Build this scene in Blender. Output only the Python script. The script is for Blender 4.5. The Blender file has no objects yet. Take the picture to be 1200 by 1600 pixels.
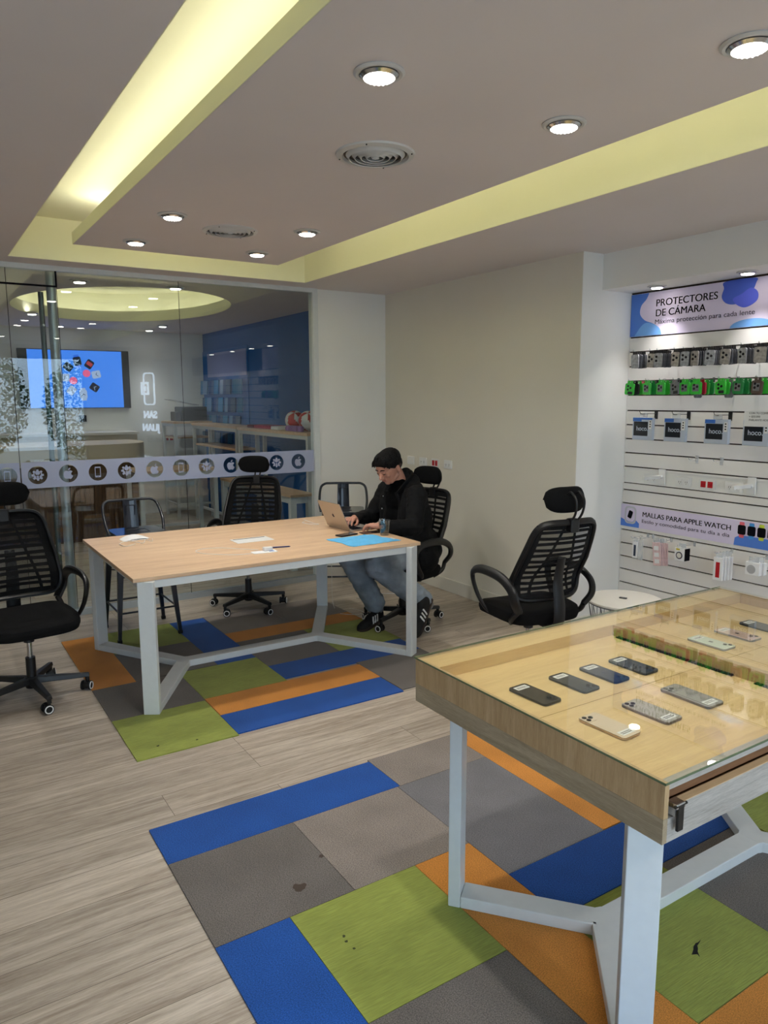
import bpy, bmesh, math, random
from mathutils import Vector, Matrix, noise
random.seed(7)
SC = bpy.context.scene
COL = SC.collection
PI = math.pi
R = math.radians

# ------------------------------------------------------------ camera, world, exposure, large lights
CAM_H = 1.66
F_PX = 1150.25; YAW = 0.56905; PITCH = 0.15228; ROLL = -0.002985
cam_data = bpy.data.cameras.new('camera'); cam = bpy.data.objects.new('camera', cam_data); COL.objects.link(cam)
cam_data.sensor_fit = 'VERTICAL'; cam_data.sensor_height = 24.0; cam_data.lens = F_PX / 1600 * 24.0
cam_data.clip_start = 0.02; cam_data.clip_end = 200
_f = Vector((math.sin(YAW)*math.cos(PITCH), math.cos(YAW)*math.cos(PITCH), -math.sin(PITCH)))
_r = Vector((math.cos(YAW), -math.sin(YAW), 0)); _u = _r.cross(_f)
_r2 = math.cos(ROLL)*_r + math.sin(ROLL)*_u; _u2 = -math.sin(ROLL)*_r + math.cos(ROLL)*_u
cam.matrix_world = Matrix(((_r2.x, _u2.x, -_f.x, 0), (_r2.y, _u2.y, -_f.y, 0), (_r2.z, _u2.z, -_f.z, CAM_H), (0, 0, 0, 1)))
SC.camera = cam
SC.view_settings.view_transform = 'Standard'; SC.view_settings.look = 'None'
SC.view_settings.gamma = 1.0; SC.view_settings.use_curve_mapping = False
SC.view_settings.exposure = 0.04
world = bpy.data.worlds.new('world'); SC.world = world; world.use_nodes = True
wb = world.node_tree.nodes['Background']; wb.inputs['Color'].default_value = (0.62, 0.80, 1.0, 1); wb.inputs['Strength'].default_value = 5.3

def lamp(name, kind, loc, energy, color=(1, 1, 1), rot=(0, 0, 0), **kw):
    d = bpy.data.lights.new(name, kind); d.energy = energy; d.color = color
    for k, v in kw.items(): setattr(d, k, v)
    o = bpy.data.objects.new(name, d); COL.objects.link(o); o.location = loc; o.rotation_euler = rot
    return o
# daylight opening behind the camera: a portal that only guides the sky light through the shop window
pt = lamp('window_daylight', 'AREA', (0.45, -2.33, 1.3), 1, rot=(R(-90), 0, 0), shape='RECTANGLE', size=4.5, size_y=2.3)
pt.data.cycles.is_portal = True
# LED strips lying on top of the ceiling island, lighting the yellow trough
LED = (1.0, 0.98, 0.84)
COVE_W = 2.1
for (x, y, sx, sy) in ((1.03, 1.8, 0.05, 6.2), (2.26, 1.8, 0.05, 6.2), (1.65, 5.0, 1.2, 0.05)):
    lamp('cove_led', 'AREA', (x, y, 2.70), COVE_W*max(sx, sy)*(0.62 if x < 1.2 else 1.6 if sx > 1 else 1.1), LED, rot=(R(180), 0, 0), shape='RECTANGLE', size=sx, size_y=sy)
for k in range(24):
    a = 2*PI*k/24
    lamp('oval_cove_led', 'POINT', (1.98+1.2*math.cos(a), 8.2+1.72*math.sin(a), 2.74), 0.55, LED, shadow_soft_size=0.03)

# ------------------------------------------------------------ tagging
def tag(o, label=None, cat=None, group=None, kind=None):
    if label: o['label'] = label
    if cat: o['category'] = cat
    if group: o['group'] = group
    if kind: o['kind'] = kind
    return o
def thing(name, label, cat, loc=(0, 0, 0), rz=0.0, group=None):
    o = bpy.data.objects.new(name, None); COL.objects.link(o)
    o.empty_display_size = 0.1
    o.location = loc; o.rotation_euler = (0, 0, rz)
    return tag(o, label, cat, group)
def copy_tree(o, parent=None, loc=None, rz=None, rot=None, label=None, group=None):
    c = o.copy(); COL.objects.link(c); c.parent = parent
    for ch in o.children: copy_tree(ch, c)
    if loc is not None: c.location = loc
    if rz is not None: c.rotation_euler = (0, 0, rz)
    if rot is not None: c.rotation_euler = rot
    if label: c['label'] = label
    if group: c['group'] = group
    return c

# ------------------------------------------------------------ materials
def lin(c):
    return tuple(((v/255)/12.92 if v/255 <= 0.04045 else ((v/255+0.055)/1.055)**2.4) for v in c) + (1,)
MATS = {}
def mat(name, rgb, rough=0.6, metal=0.0, var=0.0, scale=20.0, bump=0.0, bscale=None, stretch=None, spec=0.5, emit=None, estr=0.0, coat=0.0):
    if name in MATS: return MATS[name]
    m = bpy.data.materials.new(name); m.use_nodes = True; nt = m.node_tree; b = nt.nodes['Principled BSDF']
    c = lin(rgb)
    b.inputs['Base Color'].default_value = c; b.inputs['Roughness'].default_value = rough; b.inputs['Metallic'].default_value = metal
    b.inputs['Specular IOR Level'].default_value = spec
    b.inputs['Coat Weight'].default_value = coat
    if emit is not None:
        b.inputs['Emission Color'].default_value = lin(emit); b.inputs['Emission Strength'].default_value = estr
    if var or bump:
        tc = nt.nodes.new('ShaderNodeTexCoord'); mp = nt.nodes.new('ShaderNodeMapping'); nt.links.new(tc.outputs['Object'], mp.inputs['Vector'])
        if stretch: mp.inputs['Scale'].default_value = stretch
        if var:
            n = nt.nodes.new('ShaderNodeTexNoise'); n.inputs['Scale'].default_value = scale; n.inputs['Detail'].default_value = 4
            nt.links.new(mp.outputs['Vector'], n.inputs['Vector'])
            mx = nt.nodes.new('ShaderNodeMix'); mx.data_type = 'RGBA'
            mx.inputs['A'].default_value = tuple(max(0, v*(1-var)) for v in c[:3])+(1,)
            mx.inputs['B'].default_value = tuple(min(1, v*(1+var)) for v in c[:3])+(1,)
            rp = nt.nodes.new('ShaderNodeMapRange'); rp.inputs['From Min'].default_value = 0.3; rp.inputs['From Max'].default_value = 0.7
            nt.links.new(n.outputs['Fac'], rp.inputs['Value']); nt.links.new(rp.outputs['Result'], mx.inputs['Factor'])
            nt.links.new(mx.outputs['Result'], b.inputs['Base Color'])
        if bump:
            n2 = nt.nodes.new('ShaderNodeTexNoise'); n2.inputs['Scale'].default_value = bscale or scale; n2.inputs['Detail'].default_value = 3
            nt.links.new(mp.outputs['Vector'], n2.inputs['Vector'])
            bp = nt.nodes.new('ShaderNodeBump'); bp.inputs['Strength'].default_value = bump; bp.inputs['Distance'].default_value = 0.01
            nt.links.new(n2.outputs['Fac'], bp.inputs['Height']); nt.links.new(bp.outputs['Normal'], b.inputs['Normal'])
    MATS[name] = m
    return m
def glass_mat(name, tint=(0.93, 0.97, 0.96), refl=1.0, ior=1.45):
    m = bpy.data.materials.new(name); m.use_nodes = True; nt = m.node_tree; nt.nodes.clear()
    out = nt.nodes.new('ShaderNodeOutputMaterial'); t = nt.nodes.new('ShaderNodeBsdfTransparent'); g = nt.nodes.new('ShaderNodeBsdfGlossy')
    g.inputs['Roughness'].default_value = 0.0; t.inputs['Color'].default_value = (*tint, 1)
    f = nt.nodes.new('ShaderNodeFresnel'); f.inputs['IOR'].default_value = ior
    mu = nt.nodes.new('ShaderNodeMath'); mu.operation = 'MULTIPLY'; mu.inputs[1].default_value = refl; mu.use_clamp = True
    mx = nt.nodes.new('ShaderNodeMixShader')
    # fresnel must not flip when seen from inside the thin pane
    geo = nt.nodes.new('ShaderNodeNewGeometry'); io = nt.nodes.new('ShaderNodeMapRange'); io.inputs['To Min'].default_value = ior; io.inputs['To Max'].default_value = 1/ior
    nt.links.new(geo.outputs['Backfacing'], io.inputs['Value']); nt.links.new(io.outputs['Result'], f.inputs['IOR'])
    nt.links.new(f.outputs[0], mu.inputs[0]); nt.links.new(mu.outputs[0], mx.inputs[0])
    nt.links.new(t.outputs[0], mx.inputs[1]); nt.links.new(g.outputs[0], mx.inputs[2]); nt.links.new(mx.outputs[0], out.inputs[0])
    MATS[name] = m
    return m
def veil_mat(name, rgb, opacity, rough=0.6):
    m = bpy.data.materials.new(name); m.use_nodes = True; nt = m.node_tree; b = nt.nodes['Principled BSDF']
    b.inputs['Base Color'].default_value = lin(rgb); b.inputs['Roughness'].default_value = rough; b.inputs['Alpha'].default_value = opacity
    MATS[name] = m
    return m
def wood_mat(name, c1, c2, axis='X', rough=0.45, scale=6.0, planks=None, fine=1.0, coat=0.0):
    """grain lines run along axis; planks=(length, width) adds a board layout along X"""
    m = bpy.data.materials.new(name); m.use_nodes = True; nt = m.node_tree; b = nt.nodes['Principled BSDF']; N = nt.nodes.new; L = nt.links.new
    tc = N('ShaderNodeTexCoord'); mp = N('ShaderNodeMapping'); L(tc.outputs['Object'], mp.inputs['Vector'])
    s = {'X': (0.6, 9, 9), 'Y': (9, 0.6, 9), 'Z': (9, 9, 0.6)}[axis]; mp.inputs['Scale'].default_value = s
    vec = mp.outputs['Vector']
    if planks:
        br = N('ShaderNodeTexBrick'); br.inputs['Scale'].default_value = 1.0; br.inputs['Brick Width'].default_value = planks[0]; br.inputs['Row Height'].default_value = planks[1]
        br.inputs['Mortar Size'].default_value = 0.0012; br.inputs['Mortar Smooth'].default_value = 0.2; br.offset = 0.37; br.offset_frequency = 3
        br.inputs['Color1'].default_value = (0, 0, 0, 1); br.inputs['Color2'].default_value = (1, 1, 1, 1); br.inputs['Mortar'].default_value = (0.5, 0.5, 0.5, 1)
        L(tc.outputs['Object'], br.inputs['Vector'])
        ad = N('ShaderNodeVectorMath'); ad.operation = 'MULTIPLY_ADD'; L(br.outputs['Color'], ad.inputs[0]); ad.inputs[1].default_value = (7, 13, 5); L(vec, ad.inputs[2])
        vec = ad.outputs[0]
    n1 = N('ShaderNodeTexNoise'); n1.inputs['Scale'].default_value = scale*0.35; n1.inputs['Detail'].default_value = 6; n1.inputs['Roughness'].default_value = 0.6; n1.inputs['Distortion'].default_value = 0.9
    n2 = N('ShaderNodeTexNoise'); n2.inputs['Scale'].default_value = scale*3.0*fine; n2.inputs['Detail'].default_value = 8; n2.inputs['Roughness'].default_value = 0.75
    L(vec, n1.inputs['Vector']); L(vec, n2.inputs['Vector'])
    a = N('ShaderNodeMath'); a.operation = 'MULTIPLY_ADD'; L(n1.outputs['Fac'], a.inputs[0]); a.inputs[1].default_value = 0.5
    a2 = N('ShaderNodeMath'); a2.operation = 'MULTIPLY'; L(n2.outputs['Fac'], a2.inputs[0]); a2.inputs[1].default_value = 0.5; L(a2.outputs[0], a.inputs[2])
    cr = N('ShaderNodeMapRange'); L(a.outputs[0], cr.inputs['Value']); cr.inputs['From Min'].default_value = 0.38; cr.inputs['From Max'].default_value = 0.62
    mx = N('ShaderNodeMix'); mx.data_type = 'RGBA'; mx.inputs['A'].default_value = lin(c1); mx.inputs['B'].default_value = lin(c2); L(cr.outputs[0], mx.inputs['Factor'])
    res = mx.outputs['Result']
    if planks:
        m2 = N('ShaderNodeMix'); m2.data_type = 'RGBA'; m2.blend_type = 'MULTIPLY'; m2.inputs['Factor'].default_value = 1.0
        tn = N('ShaderNodeMapRange'); L(br.outputs['Color'], tn.inputs['Value']); tn.inputs['To Min'].default_value = 0.86; tn.inputs['To Max'].default_value = 1.04
        L(res, m2.inputs['A']); L(tn.outputs[0], m2.inputs['B'])
        m3 = N('ShaderNodeMix'); m3.data_type = 'RGBA'; L(br.outputs['Fac'], m3.inputs['Factor']); L(m2.outputs['Result'], m3.inputs['A']); m3.inputs['B'].default_value = lin((96, 84, 72))
        res = m3.outputs['Result']
    L(res, b.inputs['Base Color']); b.inputs['Roughness'].default_value = rough; b.inputs['Coat Weight'].default_value = coat
    bp = N('ShaderNodeBump'); bp.inputs['Strength'].default_value = 0.12; bp.inputs['Distance'].default_value = 0.004; L(n2.outputs['Fac'], bp.inputs['Height']); L(bp.outputs['Normal'], b.inputs['Normal'])
    MATS[name] = m
    return m
def carpet_mat(name, rgb, dark=0.45, stripe=False):
    m = bpy.data.materials.new(name); m.use_nodes = True; nt = m.node_tree; b = nt.nodes['Principled BSDF']; N = nt.nodes.new; L = nt.links.new
    tc = N('ShaderNodeTexCoord'); mp = N('ShaderNodeMapping'); L(tc.outputs['Object'], mp.inputs['Vector'])
    mp.inputs['Scale'].default_value = (0.06, 1, 1) if stripe else (0.7, 1, 1)
    n = N('ShaderNodeTexNoise'); n.inputs['Scale'].default_value = 330 if not stripe else 300; n.inputs['Detail'].default_value = 3; L(mp.outputs['Vector'], n.inputs['Vector'])
    n2 = N('ShaderNodeTexNoise'); n2.inputs['Scale'].default_value = 5; n2.inputs['Detail'].default_value = 5; L(tc.outputs['Object'], n2.inputs['Vector'])
    r = N('ShaderNodeMapRange'); L(n.outputs['Fac'], r.inputs['Value']); r.inputs['From Min'].default_value = 0.35; r.inputs['From Max'].default_value = 0.65
    c = lin(rgb)
    mx = N('ShaderNodeMix'); mx.data_type = 'RGBA'; mx.inputs['A'].default_value = tuple(v*(1-dark) for v in c[:3])+(1,); mx.inputs['B'].default_value = tuple(min(1, v*(1+dark*0.85)) for v in c[:3])+(1,); L(r.outputs[0], mx.inputs['Factor'])
    m2 = N('ShaderNodeMix'); m2.data_type = 'RGBA'; m2.blend_type = 'MULTIPLY'; m2.inputs['Factor'].default_value = 1.0
    r2 = N('ShaderNodeMapRange'); L(n2.outputs['Fac'], r2.inputs['Value']); r2.inputs['From Min'].default_value = 0.3; r2.inputs['From Max'].default_value = 0.7; r2.inputs['To Min'].default_value = 0.88; r2.inputs['To Max'].default_value = 1.08
    L(mx.outputs['Result'], m2.inputs['A']); L(r2.outputs[0], m2.inputs['B']); L(m2.outputs['Result'], b.inputs['Base Color'])
    b.inputs['Roughness'].default_value = 0.95; b.inputs['Specular IOR Level'].default_value = 0.1; b.inputs['Sheen Weight'].default_value = 0.15
    bp = N('ShaderNodeBump'); bp.inputs['Strength'].default_value = 0.5; bp.inputs['Distance'].default_value = 0.003; L(n.outputs['Fac'], bp.inputs['Height']); L(bp.outputs['Normal'], b.inputs['Normal'])
    MATS[name] = m
    return m
def emis_mat(name, rgb, s):
    m = bpy.data.materials.new(name); m.use_nodes = True; nt = m.node_tree; nt.nodes.clear()
    o = nt.nodes.new('ShaderNodeOutputMaterial'); e = nt.nodes.new('ShaderNodeEmission'); e.inputs['Color'].default_value = lin(rgb); e.inputs['Strength'].default_value = s
    nt.links.new(e.outputs[0], o.inputs[0]); MATS[name] = m
    return m

M_wall = mat('white wall paint', (238, 237, 233), 0.75, var=0.025, scale=1.3, bump=0.05, bscale=60)
M_greige = mat('warm off white wall paint', (226, 221, 208), 0.7, var=0.03, scale=1.1, bump=0.05, bscale=60)
M_ceil = mat('ceiling paint', (222, 214, 213), 0.8, var=0.02, scale=1.5)
M_cove = mat('yellow cove paint', (240, 238, 206), 0.8, var=0.02, scale=2)
M_base = mat('baseboard white', (216, 212, 200), 0.5)
M_floor = wood_mat('grey oak vinyl planks', (144, 129, 113), (206, 194, 178), 'X', 0.42, 5.0, planks=(1.22, 0.185))
M_oak = wood_mat('oak table top', (204, 166, 130), (232, 200, 164), 'X', 0.38, 6.0, fine=0.8)
M_oakD = wood_mat('golden oak board', (216, 180, 124), (240, 210, 154), 'X', 0.35, 8.0)
M_oakV = wood_mat('oak veneer vertical grain', (172, 140, 98), (206, 176, 134), 'Z', 0.45, 12.0, fine=1.5)
M_oakG = wood_mat('grey oak edge band', (146, 130, 104), (188, 170, 142), 'Y', 0.5, 12.0, fine=1.4)
M_oakF = wood_mat('pale grey oak front', (150, 144, 136), (196, 190, 182), 'X', 0.5, 12.0, fine=1.4)
M_brown = wood_mat('brown drawer board', (104, 70, 44), (132, 92, 60), 'X', 0.6, 6.0)
M_palewood = wood_mat('pale wood strip', (204, 170, 128), (226, 196, 156), 'X', 0.5, 6.0)
M_slats = wood_mat('dark slatted wood front', (78, 54, 34), (112, 80, 52), 'Z', 0.6, 6.0)
M_wmetal = mat('white powder coated steel', (216, 220, 220), 0.38, var=0.02, scale=30)
M_black = mat('black plastic', (16, 16, 18), 0.42)
M_blackfab = mat('black fabric', (13, 13, 14), 0.9, var=0.25, scale=250, bump=0.3, spec=0.2)
M_blackmetal = mat('daylight tinted black metal', (18, 25, 38), 0.3, 0.1, coat=0.4)  # black metal; blue of reflected daylight is put into the base colour
M_chrome = mat('chrome', (200, 202, 205), 0.18, 1.0)
M_steel = mat('brushed steel', (190, 198, 202), 0.4, 0.7)
M_rubber = mat('black rubber', (20, 20, 21), 0.8)
M_white = mat('white plastic', (232, 232, 230), 0.35)
M_offw = mat('white laminate', (226, 222, 212), 0.4)
M_paper = mat('white paper', (240, 240, 240), 0.6)
M_red = mat('red plastic', (186, 22, 34), 0.4)
M_ink = mat('black print', (18, 18, 24), 0.9, spec=0.08)
M_thinink = mat('grey print', (64, 62, 80), 0.9, spec=0.08)
M_groove = mat('dark slat groove', (46, 32, 26), 0.7)
M_slat = mat('white slatwall laminate', (232, 229, 225), 0.42, var=0.01, scale=3)
M_blue = mat('blue wall paint', (18, 98, 172), 0.7, var=0.03, scale=1.5)
M_glass = glass_mat('clear pane glass', (0.89, 0.93, 0.93), 1.3, 1.5)
M_glasstop = glass_mat('display top glass', (0.97, 0.985, 0.96), 1.15, 1.5)
M_glassedge = mat('green glass edge', (96, 112, 84), 0.1)
M_drink = glass_mat('drinking glass', (0.97, 0.985, 0.985), 2.0, 1.5)
M_frost = veil_mat('frosted vinyl', (178, 186, 214), 0.84, 0.5)
M_net = veil_mat('black chair netting', (26, 26, 28), 0.66, 0.9)
M_clear = veil_mat('clear plastic', (220, 225, 228), 0.35, 0.2)
M_lens = emis_mat('led lamp face', (255, 246, 236), 22.0)
C_blue = carpet_mat('blue carpet', (32, 82, 160), 0.4)
C_green = carpet_mat('green carpet', (146, 156, 74), 0.13, stripe=True)
C_orange = carpet_mat('orange carpet', (208, 138, 60), 0.28)
C_grey = carpet_mat('dark grey carpet', (112, 106, 101), 0.42)
C_lgrey = carpet_mat('light grey carpet', (140, 130, 122), 0.42)
C_bgrey = carpet_mat('bluish grey carpet', (118, 116, 118), 0.38)
M_jacket = mat('black jacket cloth', (15, 15, 16), 0.85, var=0.3, scale=30, bump=0.35, bscale=22, spec=0.25)
M_tee = mat('black jersey', (7, 7, 8), 0.95, spec=0.1)
M_jean = mat('washed blue denim', (138, 148, 158), 0.85, var=0.35, scale=7, bump=0.4, bscale=18, spec=0.2)
M_skin = mat('skin', (192, 138, 116), 0.55, var=0.06, scale=14)
M_lip = mat('lips', (176, 104, 92), 0.5)
M_hair = mat('black hair', (7, 6, 6), 0.6, var=0.3, scale=60, bump=0.8, bscale=90, stretch=(1, 3, 1), spec=0.2)
M_alu = mat('aluminium laptop shell', (186, 178, 170), 0.32, 0.85)
M_sock = mat('grey sock', (120, 120, 122), 0.9)

# ------------------------------------------------------------ mesh builder
class MB:
    def __init__(self): self.bm = bmesh.new()
    def box(self, x0, y0, z0, x1, y1, z1, M=None, bev=0.0):
        b2 = bmesh.new(); bmesh.ops.create_cube(b2, size=1)
        for v in b2.verts:
            v.co = Vector(((x0+x1)/2+v.co.x*(x1-x0), (y0+y1)/2+v.co.y*(y1-y0), (z0+z1)/2+v.co.z*(z1-z0)))
        if bev: bmesh.ops.bevel(b2, geom=b2.edges[:], offset=bev, segments=2, affect='EDGES', profile=0.5)
        return self.merge(b2, M)
    def merge(self, b2, M=None):
        if M is not None: bmesh.ops.transform(b2, matrix=M, verts=b2.verts[:])
        me = bpy.data.meshes.new('t'); b2.to_mesh(me); b2.free(); self.bm.from_mesh(me); bpy.data.meshes.remove(me)
        return self
    def cyl(self, p, q, r, r2=None, n=16, cap=True):
        p = Vector(p); q = Vector(q); d = q-p
        b2 = bmesh.new(); bmesh.ops.create_cone(b2, cap_ends=cap, segments=n, radius1=r, radius2=r if r2 is None else r2, depth=d.length)
        M = Matrix.Translation((p+q)/2) @ d.to_track_quat('Z', 'Y').to_matrix().to_4x4()
        return self.merge(b2, M)
    def ball(self, c, r, n=16, M=None):
        b2 = bmesh.new(); bmesh.ops.create_uvsphere(b2, u_segments=n, v_segments=max(6, n//2), radius=1)
        rr = (r, r, r) if not hasattr(r, '__len__') else r
        T = Matrix.Translation(c) @ (M if M is not None else Matrix()) @ Matrix.Diagonal((*rr, 1))
        return self.merge(b2, T)
    def tube(self, pts, r, n=8, closed=False, smooth=True, sub=6, flat=None, up=None):
        """sweep along pts; r number or list; flat=(a,b) ellipse factors; up = frame hint"""
        P = [Vector(p) for p in pts]; rs = list(r) if hasattr(r, '__len__') else [r]*len(P)
        if smooth and len(P) > 2:
            Q = []; RR = []; m = len(P)
            for i in range(m if closed else m-1):
                p0 = P[(i-1) % m] if (closed or i > 0) else P[0]; p1 = P[i]; p2 = P[(i+1) % m]; p3 = P[(i+2) % m] if (closed or i+2 < m) else P[m-1]
                for k in range(sub):
                    t = k/sub
                    Q.append(0.5*((2*p1)+(-p0+p2)*t+(2*p0-5*p1+4*p2-p3)*t*t+(-p0+3*p1-3*p2+p3)*t**3)); RR.append(rs[i]*(1-t)+rs[(i+1) % m]*t)
            if not closed: Q.append(P[-1]); RR.append(rs[-1])
            P, rs = Q, RR
        m = len(P); fa, fb = flat or (1, 1)
        rings = []; prevx = None
        for i in range(m):
            if closed: t = P[(i+1) % m]-P[i-1]
            else: t = P[min(i+1, m-1)]-P[max(i-1, 0)]
            t.normalize()
            if up is not None: xa = Vector(up).cross(t)
            elif prevx is not None: xa = prevx-prevx.dot(t)*t
            else: xa = t.cross(Vector((0, 0, 1)) if abs(t.z) < 0.9 else Vector((1, 0, 0)))
            if xa.length < 1e-6: xa = t.cross(Vector((0.3, 0.9, 0.2)))
            xa.normalize(); prevx = xa; ya = t.cross(xa)
            rings.append([self.bm.verts.new(P[i]+xa*(rs[i]*fa*math.cos(2*PI*k/n))+ya*(rs[i]*fb*math.sin(2*PI*k/n))) for k in range(n)])
        for i in range(m if closed else m-1):
            a, b = rings[i], rings[(i+1) % m]
            for k in range(n): self.bm.faces.new((a[k], a[(k+1) % n], b[(k+1) % n], b[k]))
        if not closed:
            self.bm.faces.new(rings[0][::-1]); self.bm.faces.new(rings[-1])
        return self
    def lathe(self, prof, c=(0, 0, 0), n=32):
        rings = []
        for (r, z) in prof:
            if r < 1e-6: rings.append([self.bm.verts.new((c[0], c[1], c[2]+z))])
            else: rings.append([self.bm.verts.new((c[0]+r*math.cos(2*PI*k/n), c[1]+r*math.sin(2*PI*k/n), c[2]+z)) for k in range(n)])
        for a, b in zip(rings, rings[1:]):
            for k in range(n):
                if len(a) == 1 and len(b) == 1: continue
                if len(a) == 1: self.bm.faces.new((a[0], b[k], b[(k+1) % n]))
                elif len(b) == 1: self.bm.faces.new((a[k], a[(k+1) % n], b[0]))
                else: self.bm.faces.new((a[k], a[(k+1) % n], b[(k+1) % n], b[k]))
        return self
    def grid(self, fn, nu, nv, thick=0.0, nrm=None):
        """surface fn(u,v)->Vector, with real thickness along nrm(u,v)"""
        def sheet(off):
            return [[self.bm.verts.new(Vector(fn(i/nu, j/nv)) + (Vector(nrm(i/nu, j/nv))*off if off else Vector())) for j in range(nv+1)] for i in range(nu+1)]
        A = sheet(0)
        if not thick:
            for i in range(nu):
                for j in range(nv): self.bm.faces.new((A[i][j], A[i+1][j], A[i+1][j+1], A[i][j+1]))
            return self
        B = sheet(thick)
        for i in range(nu):
            for j in range(nv):
                self.bm.faces.new((A[i][j], A[i+1][j], A[i+1][j+1], A[i][j+1])); self.bm.faces.new((B[i][j], B[i][j+1], B[i+1][j+1], B[i+1][j]))
        for i in range(nu):
            self.bm.faces.new((A[i][0], B[i][0], B[i+1][0], A[i+1][0])); self.bm.faces.new((A[i][nv], A[i+1][nv], B[i+1][nv], B[i][nv]))
        for j in range(nv):
            self.bm.faces.new((A[0][j], A[0][j+1], B[0][j+1], B[0][j])); self.bm.faces.new((A[nu][j], B[nu][j], B[nu][j+1], A[nu][j+1]))
        return self
    def prism(self, pts, z0, z1, M=None):
        b2 = bmesh.new(); lo = [b2.verts.new((x, y, z0)) for x, y in pts]; hi = [b2.verts.new((x, y, z1)) for x, y in pts]; n = len(pts)
        b2.faces.new(lo[::-1]); b2.faces.new(hi)
        for i in range(n): b2.faces.new((lo[i], lo[(i+1) % n], hi[(i+1) % n], hi[i]))
        return self.merge(b2, M)
    def obj(self, name, m, parent=None, loc=None, rot=None, smooth=False, fix=True, bevel=0.0):
        bm = self.bm
        if fix: bmesh.ops.recalc_face_normals(bm, faces=bm.faces[:])
        if smooth:
            for f in bm.faces: f.smooth = True
            for e in bm.edges:
                if len(e.link_faces) == 2 and e.calc_face_angle(0) > R(38): e.smooth = False
        me = bpy.data.meshes.new(name); bm.to_mesh(me); bm.free()
        if m is not None: me.materials.append(m)
        o = bpy.data.objects.new(name, me); COL.objects.link(o)
        if parent is not None: o.parent = parent
        if loc is not None: o.location = loc
        if rot is not None: o.rotation_euler = rot
        if bevel:
            bv = o.modifiers.new('bevel', 'BEVEL'); bv.width = bevel; bv.segments = 2; bv.limit_method = 'ANGLE'
        return o
def obox(name, m, parent, x0, y0, z0, x1, y1, z1, bev=0.0, **k): return MB().box(x0, y0, z0, x1, y1, z1, bev=bev).obj(name, m, parent, **k)
def struct(o): o['kind'] = 'structure'; return o

def fill2d(splines, depth=0.0):
    """even-odd filled 2D outline(s) as a bmesh in the XY plane, given real thickness depth"""
    cu = bpy.data.curves.new('t', 'CURVE'); cu.dimensions = '2D'; cu.fill_mode = 'BOTH'; cu.extrude = depth/2
    for s in splines:
        sp = cu.splines.new('POLY'); sp.points.add(len(s)-1); sp.use_cyclic_u = True
        for p, (x, y) in zip(sp.points, s): p.co = (x, y, 0, 1)
    o = bpy.data.objects.new('t', cu); COL.objects.link(o)
    me = bpy.data.meshes.new_from_object(o.evaluated_get(bpy.context.evaluated_depsgraph_get()))
    b = bmesh.new(); b.from_mesh(me); bpy.data.meshes.remove(me); bpy.data.objects.remove(o); bpy.data.curves.remove(cu)
    bmesh.ops.remove_doubles(b, verts=b.verts[:], dist=1e-6)
    return b
def fill_obj(name, splines, depth, m, parent=None, M=None):
    b = MB(); b.merge(fill2d(splines, depth), M)
    return b.obj(name, m, parent)
def text_obj(name, s, size, m, parent=None, M=None, depth=0.0008, weight=0.0, align='LEFT', squeeze=1.0, spacing=1.0, bold=0.0):
    cu = bpy.data.curves.new('t', 'FONT'); cu.body = s; cu.size = size; cu.extrude = depth/2; cu.offset = weight; cu.align_x = align; cu.space_character = spacing
    o = bpy.data.objects.new('t', cu); COL.objects.link(o)
    me = bpy.data.meshes.new_from_object(o.evaluated_get(bpy.context.evaluated_depsgraph_get()))
    b = bmesh.new(); b.from_mesh(me); bpy.data.meshes.remove(me); bpy.data.objects.remove(o); bpy.data.curves.remove(cu)
    if squeeze != 1.0:
        for v in b.verts: v.co.x *= squeeze
    q = MB()
    if bold: q.merge(b.copy(), M @ Matrix.Translation((bold, 0, 0)))
    return q.merge(b, M).obj(name, m, parent)
def text_w(s, size):
    cu = bpy.data.curves.new('t', 'FONT'); cu.body = s; cu.size = size
    o = bpy.data.objects.new('t', cu); COL.objects.link(o); bpy.context.view_layer.update(); w = o.dimensions.x
    bpy.data.objects.remove(o); bpy.data.curves.remove(cu)
    return w
def circ(cx, cy, r, n=40, ry=None, a0=0.0): return [(cx+r*math.cos(a0+2*PI*k/n), cy+(ry or r)*math.sin(a0+2*PI*k/n)) for k in range(n)]
def rrect(x0, y0, x1, y1, r, n=5):
    P = []
    for (cx, cy, a) in ((x1-r, y1-r, 0), (x0+r, y1-r, 90), (x0+r, y0+r, 180), (x1-r, y0+r, 270)):
        for k in range(n+1): t = R(a+90*k/n); P.append((cx+r*math.cos(t), cy+r*math.sin(t)))
    return P
def catmull(pts, sub=6):
    P = [Vector((*p, 0)) for p in pts]; m = len(P); Q = []
    for i in range(m):
        p0, p1, p2, p3 = P[i-1], P[i], P[(i+1) % m], P[(i+2) % m]
        for k in range(sub):
            t = k/sub; q = 0.5*((2*p1)+(-p0+p2)*t+(2*p0-5*p1+4*p2-p3)*t*t+(-p0+3*p1-3*p2+p3)*t**3); Q.append((q.x, q.y))
    return Q
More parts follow.
